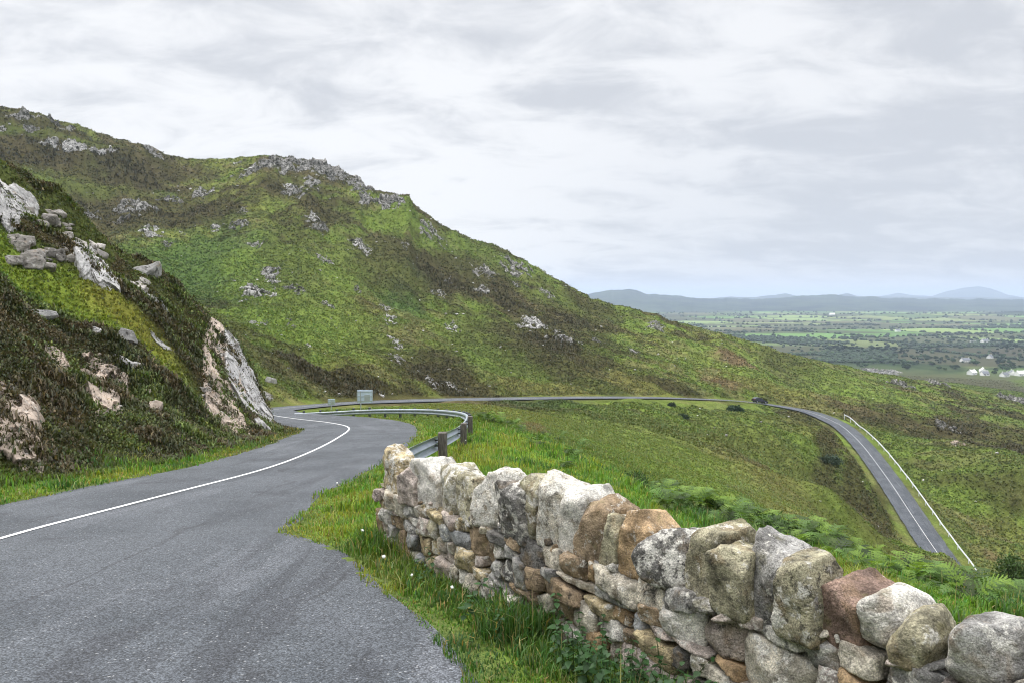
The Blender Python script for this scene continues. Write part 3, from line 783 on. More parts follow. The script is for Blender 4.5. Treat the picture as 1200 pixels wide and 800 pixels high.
def put_stone(name, V, f, center, col, lichen, mat=M_STONE):
    """V in wall-local axes around its centre"""
    me = np_mesh(name, V @ FR.T, [f])
    o = link(name, me, mat, wall, Vector(center - wl0))
    o.color = (*col, lichen); return o
def craggy(V, amp, seed):
    """broken, stepped surface: quantised noise along the radius"""
    L = np.linalg.norm(V, axis=1)[:, None]; d = V / L
    sc_ = 1.0 / max(np.ptp(V, axis=0).min(), .02)
    n1 = fbm3(V * sc_ * 2.2 + seed * 1.37, 3, seed % 89, .5)
    q = np.floor(n1 * 5) / 5; fr = n1 * 5 - np.floor(n1 * 5); q = q + sstep(.72, 1.0, fr) / 5
    n2 = 1 - 2 * np.abs(fbm3(V * sc_ * 5.0 + seed * .77, 4, seed % 71, .6))
    return V + d * (amp * (1.6 * q + .35 * n2))[:, None]
def slab_stone(seed, w, dp, h, pw):
    """upright coping stone: broken slab with a slanting, pointed top"""
    g = np.random.default_rng(seed)
    if pw <= 8: return rock(seed, (w, dp * 1.2, h), 5, 14, pw * 1.8, .08, (.7, .98))
    ns = [(1, 0, g.uniform(0, .12)), (-1, 0, g.uniform(0, .12)), (g.normal(0, .12), 1, .05), (g.normal(0, .14), -1, g.normal(0, .08)), (0, 0, -1)]
    of = [w / 2, w / 2, dp / 2, dp / 2, h / 2]
    a = g.uniform(-.5, .5)                                     # skewed ridge on top
    for t in (a, a + g.choice([-1, 1]) * g.uniform(.6, 1.1)): ns.append((math.sin(t), g.normal(0, .12), math.cos(t))); of.append(h / 2 * math.cos(t * .6) * g.uniform(.93, 1.0))
    ns.append((g.normal(0, .3), -.75, .66)); of.append((.75 * dp / 2 + .66 * h / 2) * g.uniform(.78, .9))
    ns.append((g.normal(0, .3), .75, .66)); of.append((.75 * dp / 2 + .66 * h / 2) * g.uniform(.75, .9))
    for _ in range(5):
        v = g.normal(0, 1, 3) * np.array([1 / w, 1 / dp, 1 / h]); v /= np.linalg.norm(v)
        ns.append(v); of.append((abs(v[0]) * w / 2 + abs(v[1]) * dp / 2 + abs(v[2]) * h / 2) * g.uniform(.74, .97))
    ns = np.array(ns, float); ns /= np.linalg.norm(ns, axis=1)[:, None]
    return planes_rock(ns, np.array(of), (w, dp, h), 5, 110, .004, seed, 9.0)
TINT = {'cream': (0.55, 0.495, 0.40), 'grey': (0.355, 0.34, 0.315), 'dark': (0.175, 0.165, 0.15), 'olive': (0.38, 0.345, 0.235), 'brown': (0.33, 0.245, 0.16), 'red': (0.27, 0.185, 0.145), 'pink': (0.48, 0.405, 0.35), 'white': (0.66, 0.62, 0.55), 'blue': (0.29, 0.29, 0.285), 'orange': (0.44, 0.305, 0.175), 'ochre': (0.46, 0.375, 0.225)}
# coping: (left px, right px, top py, colour, lichen, thickness across, roundness p, tilt, bottom drop)
COP = [(449, 470, 533, 'ochre', .45, .36, 12, .05, .40), (467, 484, 546, 'pink', .2, .3, 16, -.05, .38), (481, 512, 536, 'white', .45, .44, 12, .10, .40), (509, 538, 543, 'olive', .5, .42, 13, .06, .40),
       (535, 560, 556, 'olive', .42, .34, 14, .04, .42), (555, 594, 550, 'cream', .6, .46, 9, .05, .42), (581, 613, 562, 'dark', .42, .36, 16, -.02, .44), (611, 634, 557, 'olive', .42, .44, 14, .16, .46),
       (630, 664, 560, 'cream', .5, .44, 9, .03, .48), (657, 690, 569, 'white', .42, .46, 9, .02, .46), (682, 716, 581, 'brown', .3, .4, 18, .04, .44), (709, 728, 605, 'olive', .25, .42, 16, .06, .40),
       (727, 768, 600, 'orange', .28, .44, 9, .0, .44), (760, 815, 615, 'dark', .5, .46, 8, .0, .42), (813, 855, 611, 'olive', .3, .42, 11, .2, .5), (833, 882, 638, 'olive', .3, .4, 13, .03, .46),
       (874, 970, 648, 'grey', .3, .5, 14, -.06, .55), (918, 962, 650, 'olive', .38, .38, 16, -.05, .5), (956, 1030, 676, 'red', .15, .46, 22, .1, .5), (1003, 1078, 693, 'white', .35, .44, 6, .05, .5),
       (1048, 1116, 706, 'olive', .32, .42, 6, .04, .52), (1108, 1212, 724, 'grey', .35, .5, 6, .0, .5)]
for k, (l, r_, ty, cn, li, dp, pw, tilt, drop) in enumerate(COP):
    dp *= .74
    off = 0.08 if k not in (1, 6, 15, 17) else 0.0
    s0, s1 = s_of_px(l, off), s_of_px(r_, off); s = (s0 + s1) / 2; w = abs(s1 - s0) * 1.05 + 0.02
    # depth of the wall also spreads the silhouette sideways: trim the width
    w = max(0.1, w * (0.8 if k not in (16, 21) else 0.8))
    d = d_at(s, off + dp * 0.3)
    topz = unproj((l + r_) / 2, ty, d)[2]
    botz = bz(s) + 0.575 - (0.05 if k in (14, 16) else 0.0)
    botz = min(botz, topz - 0.28)
    hgt = topz - botz
    ctr = np.array([*wpt(s, off + dp / 2 - 0.03), (topz + botz) / 2])
    V, f = slab_stone(300 + k * 7, w, dp, hgt, pw)
    V = craggy(V, min(w, hgt) * (.04 if pw > 8 else .03), 300 + k)
    V = V @ rotm(0.04 * math.sin(k * 2.3), tilt, 0.18 * math.sin(k * 1.7)).T
    o = put_stone('coping_stone', V, f, ctr, TINT[cn], li)
    if k == 0: o['label'] = 'ochre and white lichened coping stone at the far end of the wall'
    if k == 18: o['label'] = 'sharp reddish brown coping stone'
    if k == 16: o['label'] = 'broad dark grey granite coping stone'
s = s_of_px(1212) + 0.1
k = 0
while s < SMAX:
    w = random.uniform(.22, .36); hgt = random.uniform(.4, .52)
    V, f = rock(700 + k, (w, .45, hgt), 3, 10, 9, 0.1)
    cn = random.choice(['grey', 'olive', 'cream', 'brown'])
    put_stone('coping_stone', V, f, np.array([*wpt(s + w / 2, .25), bz(s) + .56 + hgt / 2]), TINT[cn], .35)
    s += w * 0.95; k += 1
# face stones, laid in wavering courses
def course(kk, s):
    hs = [-0.12, 0.04, 0.16, 0.27, 0.38, 0.49, 0.61]
    return hs[kk] + (0.035 * math.sin(s * 2.1 + kk * 1.9) + 0.025 * math.sin(s * 5.3 + kk * 2.7) if 0 < kk < 6 else 0)
def face_stone(seed, quad, off, dp, cn, li, name='face_stone', p=15):
    g = np.random.default_rng(seed)
    quad = np.array(quad, float); c = quad.mean(0)
    ns, of = [], []
    m = len(quad)
    for i in range(m):
        a, b = quad[i], quad[(i + 1) % m]
        e = b - a; L = np.linalg.norm(e)
        if L < 1e-4: continue
        nn = np.array([e[1], -e[0]]) / L
        if nn @ (a - c) < 0: nn = -nn
        n3 = np.array([nn[0], g.normal(0, .12), nn[1]]); n3 /= np.linalg.norm(n3)
        ns.append(n3); of.append(max((nn @ (a - c)) - 0.003, 0.012))
    for _ in range(3):
        n3 = np.array([g.normal(0, .25), -1, g.normal(0, .25)]); n3 /= np.linalg.norm(n3); ns.append(n3); of.append(dp * g.uniform(.42, .56))
    for _ in range(5):      # knocked corners
        a_ = g.uniform(0, 6.28); nn = np.array([math.cos(a_), math.sin(a_)]); sup = max((quad - c) @ nn)
        n3 = np.array([nn[0], -g.uniform(.3, 1.2), nn[1]]); l3 = np.linalg.norm(n3); n3 /= l3; ns.append(n3); of.append((sup + (-n3[1] * l3) * dp * .5) / l3 * g.uniform(.74, .98))
    ns.append(np.array([0, 1., 0])); of.append(dp / 2)
    ext = quad.max(0) - quad.min(0)
    V, f = planes_rock(np.array(ns), np.array(of), (ext[0], dp, ext[1]), 4, p, 0.008, seed, 14.0)
    V = craggy(V, min(ext) * .05, seed)
    sm = c[0]
    ctr = np.array([*wpt(sm, off), bz(sm) + c[1]])
    return put_stone(name, V, f, ctr, TINT[cn], li)
names = ['cream', 'cream', 'white', 'white', 'grey', 'grey', 'pink', 'pink', 'brown', 'brown', 'blue', 'ochre', 'ochre', 'orange', 'dark', 'dark', 'olive']
svis = s_of_px(1230)
seed = 2000
cnt = 0
tallrow = {}
for kk in range(6):
    s = -0.02 - random.uniform(0, .04)
    while s < SMAX:
        w = random.choice([.13, .18, .22, .26, .3, .36, .42]) * random.uniform(.85, 1.15)
        w *= .86
        e = s + w
        if any(a < (s + e) / 2 < b for a, b in tallrow.get(kk, [])):
            s = [b for a, b in tallrow[kk] if a < (s + e) / 2 < b][0]; continue
        # clip against tall stones already standing in this course
        for a, b in tallrow.get(kk, []):
            if s < a < e: e = a
        if e - s < 0.05: s = e + 0.001; continue
        kt = kk + 1
        if kk < 5 and random.random() < 0.2:
            kt = kk + 2; tallrow.setdefault(kk + 1, []).append((s, e))
        j = lambda: random.uniform(-.02, .02)
        qd = [(s + j(), course(kk, s) + j()), (e + j(), course(kk, e) + j()), (e + j() + random.uniform(-.02, .02), course(kt, e) + j()), (s + j() + random.uniform(-.02, .02), course(kt, s) + j())]
        if s > svis + 0.4 and cnt > 95:
            pass
        face_stone(seed, qd, random.uniform(.085, .145), random.uniform(.2, .27), random.choice(names), random.choice([.1, .25, .35, .45]), p=random.choice([50, 80, 120]))
        seed += 1; cnt += 1
        s = e + random.uniform(-.002, .008)
        if s > svis + 1.6: break
# small wedge stones under the coping
for k in range(34):
    s = random.uniform(0.05, svis + .3); t = 0.6 + random.uniform(-.03, .05); w = random.uniform(.05, .11); h = random.uniform(.03, .06)
    V, f = rock(5000 + k, (w, .2, h), 3, 6, 14, .08)
    V = V @ rotm(0, random.uniform(-.4, .4), 0).T
    put_stone('wedge_stone', V, f, np.array([*wpt(s, .12), bz(s) + t]), TINT[random.choice(names)], .3)
# end of the wall turned away from the camera, and the hearting inside
for k in range(6):
    for j in range(2):
        V, f = rock(5200 + k * 2 + j, (.16, .24, course(k + 1, 0) - course(k, 0) + .01), 3, 8, 13, .06)
        put_stone('end_stone', V, f, np.array([*wpt(-.0, .12 + .22 * j + .05), bz(0) + (course(k + 1, 0) + course(k, 0)) / 2]), TINT[random.choice(names)], .35)
bm = bmesh.new()
nS = 40; prev = None
for i in range(nS + 1):
    s = 0.07 + (SMAX - .1) * i / nS
    ring = []
    for off, t in ((.2, -.2), (.2, .58), (.42, .58), (.42, -.2)):
        p = wpt(s, off); ring.append(bm.verts.new((p[0] - wl0[0], p[1] - wl0[1], bz(s) + t - wl0[2])))
    if prev:
        for a in range(4): bm.faces.new((prev[a], prev[(a + 1) % 4], ring[(a + 1) % 4], ring[a]))
    else: bm.faces.new(ring)
    prev = ring
bm.faces.new(prev[::-1])
link('hearting', bm_mesh('hearting', bm), M_CORE, wall)
print('wall stones', cnt, round(time.time() - T0, 1))

# ------------------------------------------------------------------ outcrops and boulders
def cells(x, y, seed):
    """tilted blocks: height of the nearest jittered cell plus its own slope"""
    ix = np.floor(x); iy = np.floor(y); best = np.full(x.shape, 1e9); hh = np.zeros(x.shape)
    for dx in (-1, 0, 1):
        for dy in (-1, 0, 1):
            cx = ix + dx; cy = iy + dy
            jx = cx + hash2(cx, cy, seed); jy = cy + hash2(cx, cy, seed + 1)
            d = (x - jx) ** 2 + (y - jy) ** 2
            h = hash2(cx, cy, seed + 2) + (x - jx) * (hash2(cx, cy, seed + 3) - .5) * 1.3 + (y - jy) * (hash2(cx, cy, seed + 4) - .5) * 1.3
            m_ = d < best; best = np.where(m_, d, best); hh = np.where(m_, h, hh)
    return hh
def outcrop(px, py, wpx, hpx, nrock, label, tint, seed):
    """one connected sheet of broken rock that breaks out of the hillside"""
    c = cast(px, py) 
    if c is None: c = cast(px, py + 4)
    if c is None: print('miss', label); return
    r0 = math.hypot(c[0], c[1]); t0 = math.atan2(c[0], c[1]); wpx *= 1.25; hpx *= 1.2; W = wpx * r0 / F_PX
    u = cast(px, py - hpx * .6); d = cast(px, py + hpx * .6)
    up = min(math.hypot(u[0], u[1]) - r0, W) if u is not None else W * .4
    dn = min(r0 - math.hypot(d[0], d[1]), W) if d is not None else W * .4
    up = max(up, .15 * W); dn = max(dn, .15 * W)
    nx = int(np.clip(wpx * 2.4, 30, 220)); ny = int(np.clip(nx * (up + dn) / W, 24, 160))
    a = np.linspace(-.65, .65, nx); b = np.linspace(-1.2, 1.2, ny)
    Aa, Bb = np.meshgrid(a, b)
    rr = r0 + np.where(Bb > 0, Bb * up, Bb * dn); tt = t0 + Aa * W / r0
    x = (rr * np.sin(tt)).ravel(); y = (rr * np.cos(tt)).ravel()
    cs = float(np.clip(W / (2.2 + nrock ** .6), .7, 4.0))
    hgt = cs * .75
    wx = x + cs * .3 * fbm2(x / cs, y / cs, 2, seed); wy = y + cs * .3 * fbm2(x / cs + 9, y / cs, 2, seed)
    b1 = cells(wx / cs, wy / (cs * 1.4), seed * 7); b2 = cells(wx / cs * 2.6, wy / cs * 1.9, seed * 7 + 3); b3 = cells(wx / cs * 6, wy / cs * 5, seed * 7 + 5)
    e = np.sqrt((Aa.ravel() / .6) ** 2 + (Bb.ravel() / 1.1) ** 2)
    m_ = sstep(1.05, .35, e + .35 * fbm2(x / W * 4 + seed, y / W * 4, 3, seed + 5))
    off = hgt * (1.0 * b1 + .42 * b2 + .16 * b3 - .05) * m_ - hgt * (1.0 - .5 * m_) - .12
    z = H(x, y) + off
    V = np.stack([x, y, z], 1)
    fx = -np.stack([np.sin(tt).ravel(), np.cos(tt).ravel(), np.zeros(len(x))], 1)
    V = V + fx * (off * .45)[:, None]
    k = np.arange(ny - 1)[:, None] * nx + np.arange(nx - 1)[None]
    f = np.stack([k, k + 1, k + nx + 1, k + nx], -1).reshape(-1, 4)
    o = link('rock_outcrop', np_mesh('rock_outcrop', V - c, [f], None, False), M_OUTCROP, None, Vector(c)); o.color = (*tint, 1)
    return tag(o, label, 'rock outcrop')
def crag_rock(px, py, wpx, hpx, n_, label, tint, seed, slab):
    """rock or group of blocks set into the roadside crag"""
    c = cast(px, py)
    if c is None: c = cast(px, py + 6)
    d = c[1]; W = wpx * d / F_PX; Hh = hpx * d / F_PX
    brg = -math.atan2(c[0], c[1])
    g = np.random.default_rng(9000 + seed)
    def one(w_, h_, tk, sd, sub):
        V, f = rock(sd, (w_, tk, h_), sub, 8, 60, .03, (.66, .97))
        V = craggy(V, min(w_, h_) * .04, sd)
        V = V @ rotm(0, slab + g.normal(0, .12), 0).T
        V = V @ rotm(g.uniform(-.55, -.2), 0, brg + g.normal(0, .2)).T
        return V, f
    if n_ == 1:
        tk_ = max(min(W, Hh) * .8, .25)
        V, f = one(W * .95, Hh, tk_, 9000 + seed, 5 if wpx > 20 else 4)
        c = c * (1 - .22 * tk_ / np.linalg.norm(c))
        o = link('boulder', np_mesh('boulder', V, [f]), M_CRAG, None, Vector(c)); o.color = (*tint, 1)
        return tag(o, label, 'boulder')
    root = empty('rock_outcrop', c); tag(root, label, 'rock outcrop')
    for i in range(n_):
        if n_ <= 3: qx = px + (i - (n_ - 1) / 2) * wpx / n_ * .95; qy = py + (i - (n_ - 1) / 2) * hpx * .25 * (1 if slab > 0 else -1)
        else: qx = px + g.uniform(-.42, .42) * wpx; qy = py + g.uniform(-.42, .42) * hpx
        q = cast(qx, qy, d * .7)
        if q is None or abs(q[1] - d) > 6: q = c + np.array([(qx - px) * d / F_PX, 0, -(qy - py) * d / F_PX])
        sw = W * (g.uniform(.8, 1.0) / n_ ** .6 * 1.3) if n_ <= 3 else W * g.uniform(.14, .42); sh = Hh * (g.uniform(.55, .9) if n_ <= 3 else 1) if n_ <= 3 else min(sw * g.uniform(.45, .9), Hh * .7)
        V, f = one(sw, sh, max(min(sw, sh) * .85, .2), 9000 + seed * 41 + i, 4)
        o = link('block', np_mesh('block', V, [f]), M_CRAG, root, Vector(q - c)); k_ = g.uniform(.75, 1.2); o.color = (tint[0] * k_, tint[1] * k_, tint[2] * k_, 1)
def rock_face(px, py, wpx, hpx, label, tint, seed, ang, cs_rel=.34, amp=.5):
    """jagged face of bedrock breaking out of the bank: one connected sheet"""
    c = cast(px, py)
    if c is None: c = cast(px, py + 6)
    r0 = math.hypot(c[0], c[1]); t0 = math.atan2(c[0], c[1]); d0 = np.linalg.norm(c)
    u_ = cast(px, py - hpx * .5); d_ = cast(px, py + hpx * .5)
    up = math.hypot(u_[0], u_[1]) - r0 if u_ is not None else 99
    dn = r0 - math.hypot(d_[0], d_[1]) if d_ is not None else 99
    W = wpx * r0 / F_PX; Hh = hpx * r0 / F_PX; mx = Hh * 2.2
    if not 0.02 < dn < mx: dn = min(max(Hh * .8, .3), mx)
    if not 0.02 < up < mx: up = dn
    n_ = int(np.clip(max(wpx, hpx) * 2.6, 60, 210))
    a0, b0 = np.meshgrid(np.linspace(-.62, .62, n_), np.linspace(-.62, .62, n_))
    rr = r0 + np.where(b0 > 0, b0 * 2 * up, b0 * 2 * dn); tt = t0 + a0 * W / r0
    x_ = rr * np.sin(tt); y_ = rr * np.cos(tt)
    Q = np.stack([x_, y_, H(x_.ravel(), y_.ravel()).reshape(x_.shape)], -1)
    aa, bb = np.meshgrid(np.linspace(-.62, .62, n_), np.linspace(-.62, .62, n_))
    u = (aa * W).ravel(); v = (bb * Hh).ravel()
    ur = u * math.cos(ang) - v * math.sin(ang); vr = u * math.sin(ang) + v * math.cos(ang)
    cs = min(W, Hh) * cs_rel
    ur = ur + cs * .22 * fbm2(u / cs * 1.5, v / cs * 1.5, 3, seed); vr = vr + cs * .22 * fbm2(u / cs * 1.5 + 7, v / cs * 1.5, 3, seed)
    b1 = cells(ur / cs + 50, vr / (cs * 2.1) + 50, seed * 3 + 1); b2 = cells(ur / cs * 2.4 + 20, vr / cs * 1.3 + 20, seed * 3 + 7); b3 = cells(ur / cs * 6, vr / cs * 4.5, seed * 3 + 11)
    e = np.sqrt((aa.ravel() / .5) ** 2 + (bb.ravel() / .5) ** 2)
    m_ = sstep(1.12, .72, e + .32 * fbm2(u / W * 4 + seed, v / Hh * 4, 4, seed + 5))
    off = cs * amp * (.9 * b1 + .32 * b2 + .1 * b3 + .05 * fbm2(u / cs * 9, v / cs * 9, 3, seed + 9)) * m_ - .22 * (1 - m_) - cs * amp * .2 + .05 * m_
    dirn = -Q / np.linalg.norm(Q, axis=-1)[..., None] * .8 + np.array([0, 0, .55])
    V = Q.reshape(-1, 3) + dirn.reshape(-1, 3) * off[:, None]
    k = np.arange(n_ - 1)[:, None] * n_ + np.arange(n_ - 1)[None]
    f = np.stack([k, k + 1, k + n_ + 1, k + n_], -1).reshape(-1, 4)
    c = np.median(V, axis=0)
    o = link('rock_outcrop', np_mesh('rock_outcrop', V - c, [f], None, False), M_CRAG, None, Vector(c)); o.color = (*tint, 1)
    return tag(o, label, 'rock outcrop')
G_ = (0.3, 0.285, 0.265); P_ = (0.43, 0.345, 0.275); L_ = (0.46, 0.44, 0.42); D_ = (0.2, 0.19, 0.175)
OC = [(45, 140, 60, 8, 14, 'dark rocks breaking the skyline at the far upper left of the ridge', G_), (72, 173, 46, 7, 12, 'pale strip of rock high on the left part of the ridge', L_), (120, 179, 30, 6, 9, 'small pale rock strip right of the long strip on the ridge', L_),
      (178, 178, 26, 7, 8, 'dark rock knob on the skyline before the saddle', G_), (350, 200, 130, 20, 60, 'long craggy band of rock along the rounded summit', G_), (405, 210, 50, 14, 26, 'broken grey cliff at the right end of the summit band', G_),
      (455, 238, 54, 13, 26, 'dark stepped cliff on the skyline right of the summit', G_), (506, 274, 30, 20, 18, 'steep grey outcrop just below the skyline steps', G_), (345, 226, 22, 12, 9, 'small outcrop under the left half of the summit band', G_), (372, 266, 22, 16, 10, 'outcrop in dark heather below the summit', D_),
      (568, 318, 26, 18, 16, 'left one of two grey crags below the right skyline', G_), (603, 311, 34, 22, 18, 'right one of two grey crags below the right skyline', G_), (565, 340, 20, 14, 9, 'small crag under the two crags near the right skyline', G_), (605, 335, 10, 10, 4, 'single dark rock right of the small crag', D_),
      (625, 380, 34, 26, 16, 'speckled white outcrop in heather at mid slope', L_), (658, 396, 30, 22, 14, 'speckled outcrop right of and below the white one at mid slope', G_), (458, 374, 28, 28, 16, 'white speckled outcrop left of the middle of the slope', L_), (465, 403, 24, 20, 12, 'white outcrop directly below the left speckled one', L_),
      (528, 386, 22, 16, 10, 'small bright outcrop in the middle of the slope', L_), (300, 343, 40, 12, 10, 'row of pale rocks on the green slope left of the middle', L_), (508, 447, 26, 30, 14, 'tall pale rock face beside the far road', L_), (530, 455, 34, 16, 12, 'low white rocks right of the tall face by the far road', L_),
      (448, 462, 10, 7, 3, 'single white rock beside the far road near the signs', L_), (770, 382, 30, 20, 22, 'round grey crag on the lower right ridge', G_), (742, 413, 20, 10, 7, 'small grey outcrop below the round crag', G_), (700, 400, 16, 12, 6, 'dark outcrop in heather left of the round crag', D_),
      (1030, 436, 44, 6, 26, 'pale scatter of bare rock on the moor edge', G_), (1056, 452, 30, 5, 9, 'low grey rock band on the green shoulder', G_), (1098, 449, 22, 6, 8, 'small rock band at the moor edge on the right', G_), (1108, 500, 26, 10, 10, 'dark peat rocks on the slope right of the road', D_), (1122, 521, 14, 6, 5, 'pinkish rocks below the dark ones on the right slope', P_),
      (1190, 470, 30, 8, 8, 'grey rocks at the right edge of the moor', G_), (640, 345, 18, 8, 6, 'small rocks near the lower right skyline', G_), (240, 228, 24, 12, 9, 'grey rocks on the dark slope below the saddle', G_), (165, 245, 30, 12, 8, 'scattered grey rocks on the upper left slope', G_)]
for i, (px, py, w, h, nr, lab, tn) in enumerate(OC): outcrop(px, py, w, h, nr, lab, tn, i + 1)
g_ = np.random.default_rng(5)
k_ = 0
while k_ < 46:
    px = g_.uniform(0, 760); py = g_.uniform(140, 440)
    c = cast(px, py)
    if c is None or not (110 < c[1] < 400): continue
    dd, _, _ = road_info(np.array([c[0]]), np.array([c[1]]))
    if dd[0] < 8: continue
    o = outcrop(px, py, g_.uniform(9, 24), g_.uniform(6, 14), int(g_.integers(4, 12)), 'small broken rock patch showing through the grass and heather of the big hill', [G_, D_, L_][k_ % 3], 200 + k_)
    o['group'] = 'small rock patches over the big hill'; k_ += 1
# roadside crag: the rocks one can name
CR = [(8, 230, 44, 62, 3, 'pale fractured rock head at the top left of the crag', L_, .0), (20, 290, 0, 0, 0, '', G_, 0),
      (36, 298, 60, 44, 8, 'stacked grey blocks on the left of the upper ledge', G_, .1), (68, 303, 44, 36, 5, 'dark layered rocks in the middle of the upper ledge', D_, .1), (52, 258, 50, 26, 6, 'grey rocks below the skyline of the crag', G_, .2), (84, 272, 30, 18, 4, 'rounded grey rock on the crag skyline', G_, .2), (105, 292, 36, 30, 6, 'slanting thin slabs on the crag skyline', L_, .5),
      (115, 321, 40, 34, 1, 'large pale wedge shaped boulder above the bright grass', L_, .5), (174, 321, 26, 26, 1, 'rounded brown boulder standing at the edge of the crag', G_, .1), (163, 338, 34, 14, 4, 'leaning pale slabs under the rounded brown boulder', L_, .5), (178, 352, 22, 10, 3, 'thin splinters of rock below the leaning slabs', L_, .6), (132, 322, 16, 20, 4, 'dark broken blocks right of the wedge boulder', D_, .2),
      (50, 372, 30, 11, 1, 'flat pale boulder lying in the heather under the bright grass', L_, .1), (111, 393, 14, 12, 1, 'small grey white rock left of the round heather boulder', L_, .2), (150, 397, 24, 17, 1, 'angular grey boulder in the heather below the bright grass', G_, .3), (188, 404, 20, 7, 2, 'pointed white splinter lying in the heather', L_, .6),
      (71, 431, 26, 28, 2, 'square tan rock face in the heather, left of the tall slab', P_, -.1), (98, 443, 14, 16, 1, 'small tan block between the square face and the tall slab', P_, 0), (124, 447, 36, 58, 2, 'tall tan slab in the heather above the road', P_, .45), (142, 424, 26, 11, 1, 'flat grey slab lying on top of the tan slab', L_, .2), (160, 430, 14, 12, 1, 'small white stone at the right end of the grey slab', L_, 0), (95, 463, 14, 12, 2, 'small mossy tan stones below the tan block', P_, .1),
      (130, 476, 26, 18, 5, 'broken pale stones at the foot of the tall tan slab', L_, .1), (172, 463, 11, 12, 1, 'upright little tan rock in the dark heather', P_, .2), (182, 478, 15, 13, 1, 'square tan block lowest in the dark heather', P_, .3), (25, 466, 14, 18, 2, 'dark grey rock right above the big left slab', G_, .2), (6, 495, 66, 84, 2, 'big pinkish slab at the left edge above the road verge', P_, .35),
      (262, 446, 44, 96, 2, 'left slab of the leaning pale rock face by the bend', P_, .55), (293, 464, 46, 100, 2, 'right slab of the leaning pale rock face by the bend', L_, .55), (255, 412, 20, 16, 5, 'broken rock at the top of the leaning face', G_, .3), (275, 412, 20, 20, 6, 'dark speckled blocks above the right leaning slab', D_, .2), (243, 465, 24, 26, 6, 'dark grey rocks left of the leaning face', G_, .4), (272, 478, 14, 16, 2, 'small pale boulder at the foot of the leaning face', L_, .4), (302, 494, 16, 14, 2, 'pale rock foot at the verge by the bend', P_, .4),
      (318, 447, 14, 8, 1, 'flat white stone beyond the bend', L_, .3), (315, 465, 10, 20, 3, 'dark rock wall behind the bend', D_, .2), (262, 490, 24, 16, 5, 'pale rubble under the dark rocks by the bend', L_, .4)]
for i, (px, py, w, h, nr, lab, tn, sl) in enumerate(CR):
    if nr == 0: continue
    if nr >= 4: crag_rock(px, py, w * 1.05, h * 1.1, int(nr * 1.7), lab, (tn[0] * 1.05, tn[1] * 1.0, tn[2] * .95), 100 + i, sl)
    elif nr > 1 or w > 34: rock_face(px, py, w * 1.3, h * 1.3, lab, tn, 100 + i, sl)
    else: crag_rock(px, py, w, h, nr, lab, tn, 100 + i, sl)
# small boulders strewn on the hill
protos = []
for i in range(4):
    V, f = rock(7700 + i, (1, .8, .7), 2, 9, 14, .06); protos.append(np_mesh('hill_boulder', V, [f], None, False))
    protos[-1].materials.append(M_CRAG)
src = None; nb = 0
while nb < 240:
    px = random.uniform(0, 1200); py = random.uniform(130, 640)
    c = cast(px, py)
    if c is None or not (70 < c[1] < 420): continue
    if px < 330 and py > 250: 
        if random.random() < .3: continue
    if px > 560 and py > 470 and random.random() < .7: continue
    dd, _, _ = road_info(np.array([c[0]]), np.array([c[1]]))
    if dd[0] < 2: continue
    o = bpy.data.objects.new('hill_boulder', protos[nb % 4]) if nb < 4 else src.copy()
    if nb >= 4: o.data = protos[nb % 4]
    else: src = o
    C.objects.link(o)
    s = random.choice([.3, .4, .45, .5, .6, .7, .9]) * (c[1] / 220) ** .6
    o.location = c + np.array([0, 0, s * .12]); o.scale = (s, s, s * random.uniform(.6, 1)); o.rotation_euler = (random.uniform(-.4, .4), random.uniform(-.4, .4), random.uniform(0, 6))
    o.color = (*random.choice([L_, G_, (0.55, .53, .5)]), 1)
    tag(o, 'small pale boulder lying loose on the open moorland slope', 'boulder', 'small pale boulders strewn over the hillside'); nb += 1
print('rocks', round(time.time() - T0, 1))

# ------------------------------------------------------------------ grass, heather and tussocks
def blades(P, h, w, az, lean, col, nor=None):
    """one curved blade per row: 5 points"""
    n = len(P)
    dx, dy = np.cos(az), np.sin(az)
    side = np.stack([-dy, dx, np.zeros(n)], 1) * (w / 2)[:, None]
    out = np.stack([dx, dy, np.zeros(n)], 1)
    up = np.array([0, 0, 1.0])
    m = P + (up * 0.6)[None] * h[:, None] + out * (lean * h * 0.25)[:, None]
    t = P + up[None] * (h * (1 - 0.25 * lean))[:, None] + out * (lean * h * 0.85)[:, None]
    V = np.stack([P - side, P + side, m + side * .75, m - side * .75, t], 1).reshape(-1, 3)
    b = np.arange(n)[:, None] * 5
    return V, (b + np.array([[0, 1, 2, 3]])), (b + np.array([[3, 2, 4]])), np.repeat(col, 5, 0)

def scatter_obj(name, parts, mat, label, cat):
    V = np.concatenate([p[0] for p in parts]); c = np.concatenate([p[3] for p in parts])
    o = 0; q = []; t = []
    for p in parts:
        q.append(p[1] + o); t.append(p[2] + o); o += len(p[0])
    me = np_mesh(name, V, [np.concatenate(q), np.concatenate(t)], c, True)
    ob = link(name, me, mat); tag(ob, label, cat, kind='stuff'); return ob

def cand(n, t0, t1, r0, r1):
    t = np.radians(rng.uniform(t0, t1, n)); r = np.exp(rng.uniform(math.log(r0), math.log(r1), n))
    return r * np.sin(t), r * np.cos(t), r
def wall_off(x, y):
    dx = x - wa[0]; dy = y - wa[1]
    return dx * WD[0] + dy * WD[1], -(dx * WNf[0] + dy * WNf[1])   # s, depth into wall

def jitter(c, n, a=0.3, warm=0.18):
    k = np.exp(rng.normal(0, a, n)); w = rng.normal(0, warm, n)
    o = c * k[:, None]; o[:, 0] *= 1 + w; o[:, 2] *= 1 - w * .5
    return np.clip(o, 0.004, 0.4)

parts = []
